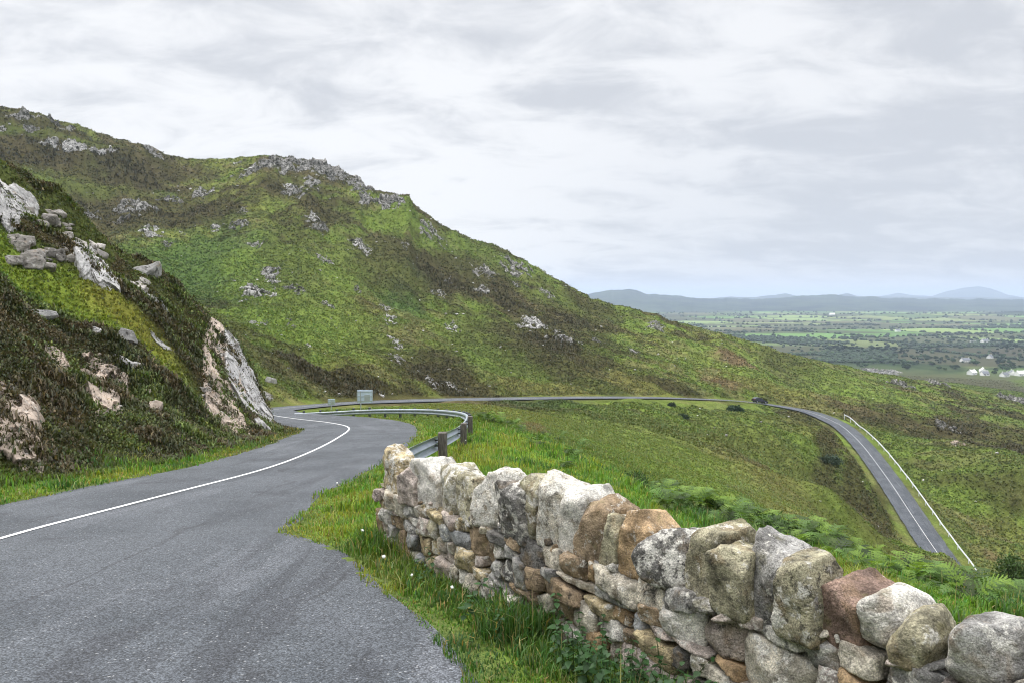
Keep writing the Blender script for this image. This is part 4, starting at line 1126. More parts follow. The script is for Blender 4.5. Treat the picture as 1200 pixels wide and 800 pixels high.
# close grass: verge, both sides of the wall, guard-rail shoulder
x, y, r = cand(330000, -37, 40, 2.2, 46)
for n_, a_, b_, c_, d_ in ((60000, 40, 115, 1.0, 12), (30000, 40, 60, 12, 40), (12000, -75, -37, 5, 22), (9000, -10, 40, .9, 2.2)):
    e_ = cand(n_, a_, b_, c_, d_); x = np.concatenate([x, e_[0]]); y = np.concatenate([y, e_[1]]); r = np.concatenate([r, e_[2]])
de_, _, _ = road_info(x, y)
s_, o_ = wall_off(x, y)
inwall = (s_ > -.06) & (s_ < SMAX) & (o_ > 0.02) & (o_ < .5)
crag = crag_mask(x, y) * sstep(1.2, 2.4, de_)
ok = (de_ > -0.07 + 0.09 * fbm2(x * 2, y * 2, 3, 77)) & ~inwall & (rng.uniform(0, 1, len(x)) > crag * 1.2)
ok &= rng.uniform(0, 1, len(x)) < np.where(de_ < .25, .6 + 1.6 * np.clip(de_, 0, .3), 1)
x, y, r, de_, s_, o_ = x[ok], y[ok], r[ok], de_[ok], s_[ok], o_[ok]
n = len(x)
z = H(x, y)
tuss = sstep(0.0, 0.5, fbm2(x / .5, y / .5, 3, 81))
h = (0.04 + 0.0105 * np.minimum(r, 14) ** .8) * rng.uniform(.5, 1.3, n) * (0.75 + 0.9 * tuss)
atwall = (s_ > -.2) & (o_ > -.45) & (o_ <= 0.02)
h = np.where(atwall, h * 1.75, h)
h *= np.where(de_ < .3, .6, 1)
w = (0.004 + 0.0011 * r) * rng.uniform(.7, 1.4, n)
lush = np.array([0.105, 0.2, 0.024]); yel = np.array([0.2, 0.235, 0.034]); straw = np.array([0.26, 0.22, 0.08]); dkg = np.array([0.04, 0.095, 0.018])
t = fbm2(x / 1.3, y / 1.3, 4, 82)
c = np.tile(lush, (n, 1)); tt = sstep(.0, .6, t)[:, None]; c = c * (1 - tt) + yel * tt; tt = sstep(.1, .7, -t)[:, None]; c = c * (1 - tt) + dkg * tt
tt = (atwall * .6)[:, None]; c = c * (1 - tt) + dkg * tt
cf = colfield(x, y); ff = sstep(16, 40, r)[:, None]; c = c * (1 - ff) + cf * 1.1 * ff
st = (rng.uniform(0, 1, n) < np.where(de_ < .5, .13, .022)); c[st] = straw
c = jitter(c, n)
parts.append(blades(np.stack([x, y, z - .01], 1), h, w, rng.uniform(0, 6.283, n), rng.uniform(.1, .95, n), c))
sel = rng.uniform(0, 1, n) < .01
if sel.any():
    ns_ = int(sel.sum()); parts.append(blades(np.stack([x[sel], y[sel], z[sel]], 1), h[sel] * rng.uniform(1.4, 2.2, ns_), w[sel] * .55, rng.uniform(0, 6.28, ns_), rng.uniform(.05, .4, ns_), jitter(np.tile([[.3, .25, .12]], (ns_, 1)), ns_, .2)))
scatter_obj('grass', parts, M_GRASS, 'lush green grass on the verges and around the wall', 'grass')

def near_side(x, y, de_, j):
    """the strip on the viewer's side of the far leg, kept short by the verge"""
    lat = (x - RD[j, 0]) * RN[j, 0] + (y - RD[j, 1]) * RN[j, 1]
    return (lat > 0) & (de_ < 10) & (RD[j, 0] < 60) & (RD[j, 1] > 60)
# middle distance: valley slope, tussocky grass
parts = []
x, y, r = cand(150000, -37, 40, 30, 240)
de_, _, j_ = road_info(x, y)
ok = (de_ > np.where(y > 55, 2.2, .5)) & (rng.uniform(0, 1, len(x)) > crag_mask(x, y)) & (y > 5) & ~near_side(x, y, de_, j_)
def clumps(x, y, r, nb, hs, ws, cmul=1.0, jit=.33, kv=.28):
    out = []
    n = len(x); z = H(x, y); c0 = colfield(x, y) * cmul
    k = np.exp(rng.normal(0, kv, n))
    hs = hs * np.where(c0.sum(1) < .15, 1.2, .62)
    for b in range(nb):
        ox = rng.normal(0, 1, n) * ws * .6; oy = rng.normal(0, 1, n) * ws * .6
        h = hs * rng.uniform(.5, 1.35, n); w = ws * rng.uniform(.5, 1.2, n)
        out.append(blades(np.stack([x + ox, y + oy, z - .06 * hs + ox * 0], 1), h, w, rng.uniform(0, 6.283, n), rng.uniform(.2, 1.1, n), jitter(c0 * k[:, None], n, jit * .5, .12)))
    return out
x, y, r = x[ok], y[ok], r[ok]
parts += clumps(x, y, r, 3, .10 + .002 * r, .03 + .0014 * r, 1.1, .2, .12)
scatter_obj('moor_grass', parts, M_GRASS, 'rough moor grass covering the valley slope', 'grass')
parts = []
x, y, r = cand(190000, -36.5, 37, 95, 430)
de_, _, j_ = road_info(x, y)
# keep what faces the camera
sl = nrm(x, y, .012 * r + .5); vis = (sl[:, 0] * -x + sl[:, 1] * -y + sl[:, 2] * -(H(x, y))) > -4
ok = (de_ > 2.6) & vis & ~near_side(x, y, de_, j_)
x, y, r = x[ok], y[ok], r[ok]
parts += clumps(x, y, r, 3, .22 + .0018 * r, .08 + .0015 * r, 1.1, .18, .11)
x, y, r = cand(40000, 16, 37, 400, 1050)
parts += clumps(x, y, r, 2, .5 + 0 * r, .3 + .0016 * r, 1.1)
scatter_obj('hill_vegetation', parts, M_HEATH, 'grass, heather and bracken covering the big hill', 'vegetation')
# heather on the crag
parts = []
x, y, r = cand(85000, -37, -14, 11, 58)
cmk = crag_mask(x, y); de_, _, _ = road_info(x, y)
ok = (cmk > .25) & (de_ > 1.0) & (rng.uniform(0, 1, len(x)) < cmk)
x, y, r = x[ok], y[ok], r[ok]
cf = colfield(x, y)
dark = cf.sum(1) < .16
def heather(x, y, r, nb):
    out = []
    n = len(x); z = H(x, y)
    lump = .35 + 1.1 * sstep(-.35, .5, fbm2(x / .8, y / .8, 3, 91))
    t = fbm2(x / .9, y / .9, 4, 92)
    A1 = np.array([0.056, 0.062, 0.024]); A2 = np.array([0.082, 0.066, 0.034]); A3 = np.array([0.095, 0.12, 0.03])
    c0 = np.tile(A1, (n, 1)); w = sstep(.05, .5, t)[:, None]; c0 = c0 * (1 - w) + A2 * w; w = sstep(.05, .4, -t)[:, None]; c0 = c0 * (1 - w) + A3 * w
    for b in range(nb):
        ox = rng.normal(0, .09, n); oy = rng.normal(0, .09, n)
        out.append(blades(np.stack([x + ox, y + oy, z - .03 + .12 * lump * rng.uniform(0, 1, n)], 1), .11 * lump * rng.uniform(.5, 1.3, n) + .025, (.012 + .0009 * r) * rng.uniform(.8, 1.8, n), rng.uniform(0, 6.283, n), rng.uniform(.3, 1.5, n), jitter(c0, n, .4, .12)))
    return out
parts += heather(x[dark], y[dark], r[dark], 7)
ob = scatter_obj('heather', parts, M_HEATH, 'dark brown green heather covering the roadside crag', 'heather')
parts = clumps(x[~dark], y[~dark], r[~dark], 7, .16 + 0 * r[~dark], .02 + .0008 * r[~dark], 1.05)
scatter_obj('crag_grass', parts, M_GRASS, 'bright yellow green grass on the ledge of the crag', 'grass')
print('vegetation', round(time.time() - T0, 1))

# ------------------------------------------------------------------ bracken ferns on the brow, nettles by the wall
def fern_part(g, L, az, rise, cmul):
    """one frond: rachis strip with paired pinnae"""
    Vs, Q, T, Cc = [], [], [], []
    n = 13
    ts = np.linspace(0, 1, n)
    px_ = L * (ts * .85); pz_ = L * (rise * ts - (rise * .75) * ts ** 2.2)
    dx, dy = math.cos(az), math.sin(az)
    pts_ = np.stack([px_ * dx, px_ * dy, pz_], 1); sd = np.array([-dy, dx, 0])
    tris, vs = [], []
    for i in range(n - 1):
        a = len(vs); w = .006
        vs += [pts_[i] - sd * w, pts_[i] + sd * w, pts_[i + 1] + sd * w * .8, pts_[i + 1] - sd * w * .8]; Q.append([a, a + 1, a + 2, a + 3])
    for i in range(3, n):
        t = ts[i]; pl_ = L * .42 * (1 - t) ** .8 + .012
        tang = pts_[i] - pts_[i - 1]; tang /= np.linalg.norm(tang)
        for sg in (-1, 1):
            dirn = sd * sg + tang * .45 + np.array([0, 0, g.uniform(-.25, .05)]); dirn /= np.linalg.norm(dirn)
            b0 = pts_[i]; m = 3; wdt = L * .062 * (1 - .35 * t)
            # toothed pinna
            for j in range(m):
                u0 = j / m; u1 = (j + 1.25) / m; q0 = b0 + dirn * pl_ * u0; q1 = b0 + dirn * pl_ * min(u1, 1)
                ww = wdt * (1 - u0 * .7); mid = (q0 * .6 + q1 * .4) - np.array([0, 0, .15 * ww])
                a = len(vs); vs += [q0, mid + tang * ww, q1, mid - tang * ww]; Q.append([a, a + 1, a + 2, a + 3])
    V = np.array(vs); c = np.array([0.072, 0.127, 0.027]) * cmul * np.exp(g.normal(0, .12, (len(V), 1)))
    return V, np.array(Q), c
def fern_proto(seed, nf):
    g = np.random.default_rng(seed)
    root = empty('bracken_fern')
    for i in range(nf):
        V, Q, c = fern_part(g, g.uniform(.6, 1.05), i * 6.283 / nf + g.uniform(-.4, .4), g.uniform(.9, 2.3), g.choice([.4, .7, 1.0, 1.3, 1.7]) * (np.array([1.25, 1.1, .8]) if g.random() < .25 else 1))
        me = np_mesh('frond', V, [Q], c, True)
        link('frond', me, M_FERN, root)
    return root
fp = [fern_proto(11 + i, 7 + i) for i in range(3)]
used = [0, 0, 0]
BROW = [(555, 489), (600, 497), (640, 512), (690, 535), (725, 556), (765, 566), (800, 580), (835, 594), (870, 603), (905, 613), (940, 622), (975, 637), (1010, 652), (1045, 664), (1080, 676), (1115, 684), (1150, 690), (1200, 698)]
bx = [b[0] for b in BROW]; by = [b[1] for b in BROW]
def on_brow(px, py, far=24):
    """first ground this side of the drop, at or just below the given pixel"""
    for k in range(14):
        c = cast(px, py + 3 * k)
        if c is not None and c[1] < far: return c
    return None
def fern_at(c, sc, lab, grp):
    k = random.randrange(3)
    o = fp[k] if not used[k] else copy_tree(fp[k]); used[k] = 1
    o.location = c - np.array([0, 0, .05]); o.rotation_euler = (random.uniform(-.15, .15), random.uniform(-.15, .15), random.uniform(0, 6.28)); o.scale = (sc,) * 3
    tag(o, lab, 'fern', grp)
for i in range(230):
    px = random.choice([random.uniform(740, 1110), random.uniform(780, 1020), random.uniform(800, 1210)])
    py = float(np.interp(px, bx, by)) + abs(random.gauss(0, 10)) - 3
    c = on_brow(px, py)
    if c is None: continue
    fern_at(c, random.uniform(.34, .66) * (1 if px < 980 else .72), 'green bracken fern in the thick belt on the brow behind the stone wall', 'bracken ferns on the brow behind the wall')
for px, py in [(575, 494), (585, 497), (600, 500), (612, 497), (640, 513), (655, 517), (668, 549), (672, 535), (610, 506), (628, 522), (590, 490), (567, 492)]:
    c = cast(px, py)
    if c is not None and c[1] < 45: fern_at(c, random.uniform(.5, .8), 'low bracken fern on the grass slope beside the guard rail', 'scattered ferns beside the guard rail')
for o in fp:
    if 'label' not in o: tag(o, 'green bracken fern in the thick belt on the brow behind the stone wall', 'fern', 'bracken ferns on the brow behind the wall')

def nettle_proto(seed):
    g = np.random.default_rng(seed)
    root = empty('nettle'); hgt = g.uniform(.34, .5)
    vs, Q = [], []
    lean = g.normal(0, .12, 2)
    def at(t): return np.array([lean[0] * t * t, lean[1] * t * t, t * hgt])
    for i in range(5):
        a = len(vs); w = .0035
        for t in (i / 5, (i + 1) / 5):
            p = at(t); vs += [p + [w, 0, 0], p + [-w / 2, w, 0], p + [-w / 2, -w, 0]]
        for k in range(3): Q.append([a + k, a + (k + 1) % 3, a + 3 + (k + 1) % 3, a + 3 + k])
    link('stem', np_mesh('stem', np.array(vs), [np.array(Q)], np.tile([[.06, .09, .03]], (len(vs), 1))), M_NETTLE, root)
    vs, Q, cc = [], [], []
    az = g.uniform(0, 3)
    for lv in range(7):
        t = .22 + .78 * lv / 6; p = at(t); az += 1.57; ll = .085 * (1 - .5 * max(0, t - .5)) * g.uniform(.8, 1.2)
        for k in range(2):
            aa = az + k * math.pi + g.normal(0, .2); d = np.array([math.cos(aa), math.sin(aa), g.uniform(-.5, .15)]); d /= np.linalg.norm(d)
            sd = np.array([-math.sin(aa), math.cos(aa), 0])
            a = len(vs)
            prof = [(0.1, .0), (.22, .30), (.45, .36), (.7, .22), (1.0, 0)]
            col = np.array([.03, .075, .02]) * g.uniform(.7, 1.5)
            for u, wd in prof:
                droop = np.array([0, 0, -.25 * u * u * ll])
                c0 = p + d * ll * u + droop
                vs += [c0 - sd * wd * ll, c0 + np.array([0, 0, -.05 * ll]), c0 + sd * wd * ll]; cc += [col] * 3
            for i in range(4):
                b = a + i * 3
                Q += [[b, b + 1, b + 4, b + 3], [b + 1, b + 2, b + 5, b + 4]]
    link('leaves', np_mesh('leaves', np.array(vs), [np.array(Q)], np.array(cc)), M_NETTLE, root)
    return root
npx = [nettle_proto(40 + i) for i in range(4)]
for i in range(46):
    o = npx[i] if i < 4 else copy_tree(npx[i % 4])
    s = random.gauss(s_of_px(775), .4) if i % 7 else random.uniform(1.6, 4.2)
    s = max(.7, s)
    p = wpt(s, -random.uniform(.05, .42))
    o.location = (p[0], p[1], Hs(p[0], p[1]) - .02); o.rotation_euler = (random.uniform(-.2, .2), random.uniform(-.2, .2), random.uniform(0, 6.28)); sc = random.uniform(.5, .82); o.scale = (sc,) * 3
    tag(o, 'dark green nettle growing in the grass at the foot of the stone wall', 'nettle', 'nettles at the foot of the wall')
# dandelion clocks and daisies in the verge
fl = empty('wild_flower')
bm = bmesh.new(); add_cyl(bm, (0, 0, 0), (.01, .004, .16), .0022, .0016, 6); link('stem', bm_mesh('stem', bm), simple_mat('flower_stem', (.09, .13, .04), .8), fl)
bm = bmesh.new(); bmesh.ops.create_icosphere(bm, subdivisions=2, radius=.014, matrix=Matrix.Translation((.01, .004, .168)))
for v in bm.verts: v.co += Vector(np.random.default_rng(int(abs(v.co.x * 1e6)) + 1).normal(0, .0022, 3))
link('head', bm_mesh('head', bm), simple_mat('white_seed_head', (.75, .75, .7), .9), fl)
for i in range(26):
    o = fl if i == 0 else copy_tree(fl)
    for _ in range(60):
        px = random.choice([random.uniform(380, 640), random.uniform(560, 1180)]); py = random.uniform(560, 790) if px < 640 and random.random() < .6 else random.uniform(500, 700)
        c = cast(px, py, 2.5)
        if c is None or c[1] > 22: continue
        dd, _, _ = road_info(np.array([c[0]]), np.array([c[1]])); s1, o1 = wall_off(c[0], c[1])
        if dd[0] > .15 and not (-.1 < s1 < SMAX and -.05 < o1 < .55): break
    o.location = c - np.array([0, 0, .01]); o.rotation_euler = (random.uniform(-.2, .2), random.uniform(-.2, .2), random.uniform(0, 6)); o.scale = (random.uniform(.8, 1.3),) * 3
    tag(o, 'white dandelion seed head standing in the green grass', 'wild flower', 'white flower heads in the grass')
# bushes: few dark shrubs on the slope
def leafball(seed, size, n, col, leaf=.1):
    g = np.random.default_rng(seed)
    d = g.normal(0, 1, (n, 3)); d /= np.linalg.norm(d, axis=1)[:, None]
    lump = 1 + .35 * fbm3(d * 1.8 + seed, 3, seed % 50)
    P = d * (lump * g.uniform(.55, 1, n))[:, None] * np.asarray(size)[None] / 2
    P[:, 2] = np.abs(P[:, 2])
    a = g.normal(0, 1, (n, 3)); a /= np.linalg.norm(a, axis=1)[:, None]; b = np.cross(a, g.normal(0, 1, (n, 3))); b /= np.linalg.norm(b, axis=1)[:, None]
    l = leaf * g.uniform(.6, 1.4, (n, 1))
    V = np.stack([P - a * l, P + b * l * .5, P + a * l, P - b * l * .5], 1).reshape(-1, 3)
    Q = np.arange(n)[:, None] * 4 + np.arange(4)[None]
    c = np.repeat(np.asarray(col)[None] * np.exp(g.normal(0, .3, (n, 1))), 4, 0)
    return V, Q, c
for i in range(16):
    px = 745 + i * 21 + random.uniform(-8, 8); py = float(np.interp(px, bx, by)) + random.uniform(-2, 5)
    c = on_brow(px, py)
    if c is None: continue
    W = random.uniform(.6, 1.0) * (1 if px < 960 else .6)
    V, Q, cc = leafball(400 + i, (W, W, W * .95), 900, random.choice([(.03, .06, .018), (.045, .085, .022), (.06, .105, .028)]), .034)
    root = empty('bramble_bush', c - np.array([0, 0, .1])); tag(root, 'dense leafy dark green bush among the ferns on the brow behind the stone wall', 'bush', 'leafy bushes among the ferns')
    link('foliage', np_mesh('foliage', V, [Q], cc), M_TREE, root)
    bm = bmesh.new()
    for k in range(4): add_cyl(bm, (0, 0, -.1), (math.cos(k * 1.6) * W * .25, math.sin(k * 1.6) * W * .25, W * .4), .012, .005, 6)
    link('stems', bm_mesh('stems', bm), M_BARK, root)
SH = [(975, 543, 24, 10, (.05, .075, .045), 'grey green bush beside the dark ditch left of the far road'), (965, 541, 14, 8, (.03, .045, .02), 'dark bush touching the grey green bush by the ditch'), (787, 476, 10, 5, (.02, .035, .02), 'small dark bush just below the far road'), (862, 482, 22, 7, (.03, .055, .03), 'wide low bush below the parked looking car on the far road'), (800, 490, 18, 6, (.03, .05, .025), 'low bush on the olive slope below the far road'), (1185, 680, 36, 40, (.06, .1, .03), 'leafy bush at the right edge behind the wall')]
for i, (px, py, w, h, col, lab) in enumerate(SH):
    c = cast(px, py)
    if c is None: continue
    d = c[1]; W = w * d / F_PX; Hh = h * d / F_PX
    V, Q, cc = leafball(60 + i, (W, W * .8, Hh * 2), 1500, col, .035 * W + .02)
    root = empty('bush', c - np.array([0, 0, .1]))
    tag(root, lab.replace(' parked looking', ' black'), 'bush')
    link('foliage', np_mesh('foliage', V, [Q], cc), M_TREE, root)
    bm = bmesh.new()
    for k in range(4): add_cyl(bm, (0, 0, -.1), (math.cos(k * 1.6) * W * .2, math.sin(k * 1.6) * W * .2, Hh * .6), .02 * W + .01, .006, 6)
    link('stems', bm_mesh('stems', bm), M_BARK, root)

# ------------------------------------------------------------------ guard rails
def w_beam(path, name, mat, parent, origin, side=1.0, height=.31, depth=.08):
    """W profile swept along the path"""
    prof = [(-.5, 0), (-.40, .8), (-.24, 1.0), (-.12, .55), (0, .15), (.12, .55), (.24, 1.0), (.40, .8), (.5, 0)]
    P = np.array(path); Tn = np.gradient(P, axis=0); Tn /= np.linalg.norm(Tn, axis=1)[:, None]
    S = np.cross(Tn, [0, 0, 1.0]); S /= np.linalg.norm(S, axis=1)[:, None]; U = np.cross(S, Tn)
    rows = [P - origin + U * (a * height) + S * (b * depth * side) for a, b in prof]
    rows += [r - S * (.006 * side) for r in rows[::-1]]
    V = np.stack(rows, 1); m, k = V.shape[:2]
    a = np.arange(m - 1)[:, None] * k; b = np.arange(k)[None]
    f = np.stack([a + b, a + (b + 1) % k, a + k + (b + 1) % k, a + k + b], -1).reshape(-1, 4)
    return link(name, np_mesh(name, V.reshape(-1, 3), [f], None, False), mat, parent)
RL = [(458, 552, 9.6), (484, 533, 12.3), (513, 518.5, 15), (539, 505, 20), (547.5, 495, 24.5), (546, 488.5, 30), (531, 484.6, 36), (502, 482.3, 41), (470, 481.7, 44), (430, 482.3, 47), (390, 484.3, 49.5), (362, 485.6, 51), (344, 486.4, 52)]
rl = np.array([unproj(*a) for a in RL])
rp, rs = resample(catmull(np.concatenate([rl, np.zeros((len(rl), 2))], 1), .3), .3); rp = rp[:, :3]
org = np.array([rl[2][0], rl[2][1], Hs(rl[2][0], rl[2][1])])
gr_ = empty('guard_rail', org); tag(gr_, 'galvanised steel guard rail on timber posts round the near bend', 'guard rail')
w_beam(rp, 'rail', M_STEEL, gr_, org, side=-1.0)
T_ = np.gradient(rp, axis=0); T_ /= np.linalg.norm(T_, axis=1)[:, None]
def post_at(p, t, wood, parent, org, mat, size=(.2, .17), over=.12, outward=1.0, dz=0.0):
    bm = bmesh.new()
    sd = np.cross(t, [0, 0, 1.0]); sd /= np.linalg.norm(sd)
    q = p + sd * outward * (size[1] / 2 + .012)
    g = Hs(q[0], q[1])
    top = p[2] + .155 + over; hgt = top - g + .3
    rot = Matrix.Rotation(math.atan2(t[1], t[0]), 3, 'Z')
    add_box(bm, (0, 0, hgt / 2 - .3), (size[0], size[1], hgt), rot, .012 if wood else .004)
    if wood:
        for v in bm.verts: v.co += Vector(np.random.default_rng(int(abs(v.co.x * 1e5))).normal(0, .004, 3))
    return link('post', bm_mesh('post', bm), mat, parent, Vector(np.array([q[0], q[1], g]) - org))
for a in (RL[2], RL[3], RL[4]):
    p = unproj(*a); i = int(np.argmin(np.linalg.norm(rp - p, axis=1)))
    po = post_at(rp[i], T_[i], True, gr_, org, M_WOOD, (.2, .17), .07)
    bm = bmesh.new()
    for dz in (.06, -.06): add_cyl(bm, rp[i] - org - np.array([T_[i][1], -T_[i][0], 0]) * .09 + [0, 0, dz], rp[i] - org + np.array([T_[i][1], -T_[i][0], 0]) * .02 + [0, 0, dz], .016, None, 8)
    link('bolt', bm_mesh('bolt', bm), M_DKSTEEL, po).matrix_parent_inverse = Matrix.Translation(-po.location)
iw = int(np.argmin(np.linalg.norm(rp - unproj(*RL[4]), axis=1)))
for i in list(range(iw + 9, len(rp), 6)):
    post_at(rp[i], T_[i], True, gr_, org, M_DKSTEEL, (.12, .12), .05 if i < len(rp) - 30 else .14)
# white barrier beside the right-hand road
ia = int(np.argmin(np.hypot(RD[:, 0] - unproj(1003, 513, 169)[0], RD[:, 1] - unproj(1003, 513, 169)[1])))
bp = []
for i in range(ia - 46, len(RD), 6):
    if RD[i, 1] < 60: break
    k = i - (ia - 46)
    off = -(RWL[i] + 1.5 + (2.6 * max(0, 1 - k / 24)))
    p = RD[i, :2] + RN[i] * off
    z = max(RD[i, 2] - .15, Hs(p[0], p[1]) if k > 30 else Hs(p[0], p[1])) + .55
    bp.append([p[0], p[1], z])
bp = np.array(bp); bp[:, 2] = smooth1(bp[:, 2], 3)
org2 = np.array([bp[0][0], bp[0][1], Hs(bp[0][0], bp[0][1])])
wr_ = empty('crash_barrier', org2); tag(wr_, 'long white crash barrier along the outer edge of the far road', 'crash barrier')
b2, _ = resample(np.concatenate([bp, np.zeros((len(bp), 2))], 1), 1.0); b2 = b2[:, :3]
w_beam(b2, 'rail', M_WHITE, wr_, org2, side=-1.0, height=.27)
T2 = np.gradient(b2, axis=0); T2 /= np.linalg.norm(T2, axis=1)[:, None]
for i in range(0, len(b2), 4): post_at(b2[i], T2[i], False, wr_, org2, M_WHITE, (.1, .12), -.06, -1.0)

# ------------------------------------------------------------------ road signs seen from behind
def sign(px, py, wpx, hpx, d, foot, label, postoff):
    c = unproj(px, py, d); W = wpx * d / F_PX; Hh = hpx * d / F_PX
    fx = c[0] + postoff * W; g = Hs(fx, d)
    root = empty('road_sign', (fx, d, g)); tag(root, label, 'road sign')
    bc = c - np.array([fx, d, g])
    bm = bmesh.new(); add_box(bm, bc, (W, .03, Hh), None, .008); b = link('board', bm_mesh('board', bm), M_SIGN, root)
    bm = bmesh.new()
    for zz in (-.36, 0.0, .36): add_box(bm, bc + [0, -.032, zz * Hh], (W * .96, .03, .045))
    for xx in (-.47, .47): add_box(bm, bc + [xx * W, -.03, 0], (.045, .02, Hh * .97))
    link('stiffener', bm_mesh('stiffener', bm), M_SIGNPOST, b)
    bm = bmesh.new(); add_box(bm, bc + [.16 * W, -.03, -.12 * Hh], (.36 * W, .012, .5 * Hh)); link('backing_plate', bm_mesh('backing_plate', bm), M_SIGNPOST, b)
    top = bc[2] + Hh * .42
    bm = bmesh.new(); add_cyl(bm, (0, -.09, -.3), (0, -.09, top), .045, None, 12); link('post', bm_mesh('post', bm), M_SIGNPOST, root)
sign(427.5, 464, 18.5, 15.5, 58, None, 'larger grey road sign seen from behind at the hairpin bend', -.25)
sign(388.5, 470.5, 8.5, 7, 66, None, 'smaller grey road sign seen from behind left of the large one', 0)

# ------------------------------------------------------------------ car on the far road
i = int(np.argmin(np.hypot(RD[:, 0] - unproj(893, 472.3, 194)[0], RD[:, 1] - unproj(893, 472.3, 194)[1])))
tt_ = RT[i]; cp = RD[i, :2] + RN[i] * (-.9)
car = empty('parked_car', (cp[0], cp[1], RD[i, 2] + .01), math.atan2(tt_[1], tt_[0]))
car.rotation_euler = (0, -math.atan(RSL[i]), math.atan2(tt_[1], tt_[0]))
car.name = 'car'
tag(car, 'small black hatchback car driving along the distant road', 'car')
def extr(profile, half, name, mat, parent, taper=None, bev=.03):
    bm = bmesh.new()
    rows = []
    ys = [-half, -half * .6, 0, half * .6, half]
    for y_ in ys:
        row = []
        for (x_, z_) in profile:
            t = taper(z_) if taper else 1.0
            row.append(bm.verts.new((x_, y_ * t, z_)))
        rows.append(row)
    n_ = len(profile)
    for a in range(len(ys) - 1):
        for b in range(n_): bm.faces.new((rows[a][b], rows[a][(b + 1) % n_], rows[a + 1][(b + 1) % n_], rows[a + 1][b]))
    bm.faces.new(rows[0]); bm.faces.new(rows[-1][::-1])
    return link(name, bm_mesh(name, bm, False), mat, parent)
lower = [(-2.0, .3), (-2.06, .55), (-2.0, .92), (-1.75, .98), (.85, .96), (1.75, .82), (2.03, .66), (2.08, .4), (1.98, .24), (-1.9, .24)]
body = extr(lower, .86, 'body', M_CAR, car, lambda z: 1 - .1 * max(0, (z - .6) / .4))
cab = [(-1.86, .97), (-1.45, 1.38), (-.9, 1.46), (.0, 1.44), (.95, .955)]
extr(cab, .77, 'cabin', M_CAR, body, lambda z: 1 - .2 * max(0, (z - .95) / .5))
for sg in (-1, 1):
    bm = bmesh.new()
    for poly in ([(-1.5, 1.02), (-1.32, 1.32), (-.45, 1.37), (-.45, 1.02)], [(-.37, 1.02), (-.37, 1.37), (.02, 1.36), (.66, 1.02)]):
        vs_ = [bm.verts.new((x_, sg * (.775 * (1 - .2 * (z_ - .95) / .5) + .006), z_)) for x_, z_ in poly]
        vo_ = [bm.verts.new((v.co.x, v.co.y - sg * .012, v.co.z)) for v in vs_]
        bm.faces.new(vs_); bm.faces.new(vo_[::-1])
        for k in range(4): bm.faces.new((vs_[k], vs_[(k + 1) % 4], vo_[(k + 1) % 4], vo_[k]))
    link('side_window', bm_mesh('side_window', bm), M_GLASSD, body)
for nm, (xa, za, xb, zb) in (('windscreen', (.9, .99, .07, 1.42)), ('rear_window', (-1.83, 1.02, -1.5, 1.36))):
    bm = bmesh.new(); ofs = .012 if xa > 0 else -.012
    wv = [(xa + ofs, -.68, za), (xa + ofs, .68, za), (xb + ofs, .56, zb), (xb + ofs, -.56, zb)]
    a = [bm.verts.new(v) for v in wv]; b = [bm.verts.new((v[0] - ofs * .8, v[1], v[2] - .008)) for v in wv]
    bm.faces.new(a); bm.faces.new(b[::-1])
    for k in range(4): bm.faces.new((a[k], a[(k + 1) % 4], b[(k + 1) % 4], b[k]))
    link(nm, bm_mesh(nm, bm), M_GLASSD, body)
for xw in (-1.28, 1.3):
    for sg in (-1, 1):
        bm = bmesh.new(); add_cyl(bm, (0, -.1, 0), (0, .1, 0), .31, None, 24); wh = link('wheel', bm_mesh('wheel', bm, True), M_RUBBER, car, (xw, sg * .79, .31))
        bm = bmesh.new(); add_cyl(bm, (0, sg * .09, 0), (0, sg * .108, 0), .2, .17, 16); link('rim', bm_mesh('rim', bm), M_RIM, wh)
for sg in (-1, 1):
    bm = bmesh.new(); add_box(bm, (1.98, sg * .6, .68), (.16, .3, .13), None, .02); link('headlight', bm_mesh('headlight', bm), M_LAMPW, car)
    bm = bmesh.new(); add_box(bm, (-2.02, sg * .66, .82), (.08, .22, .16), None, .02); link('tail_light', bm_mesh('tail_light', bm), M_LAMPR, car)
    bm = bmesh.new(); add_box(bm, (.62, sg * .9, 1.0), (.12, .18, .12), None, .03); link('mirror', bm_mesh('mirror', bm), M_CAR, car)

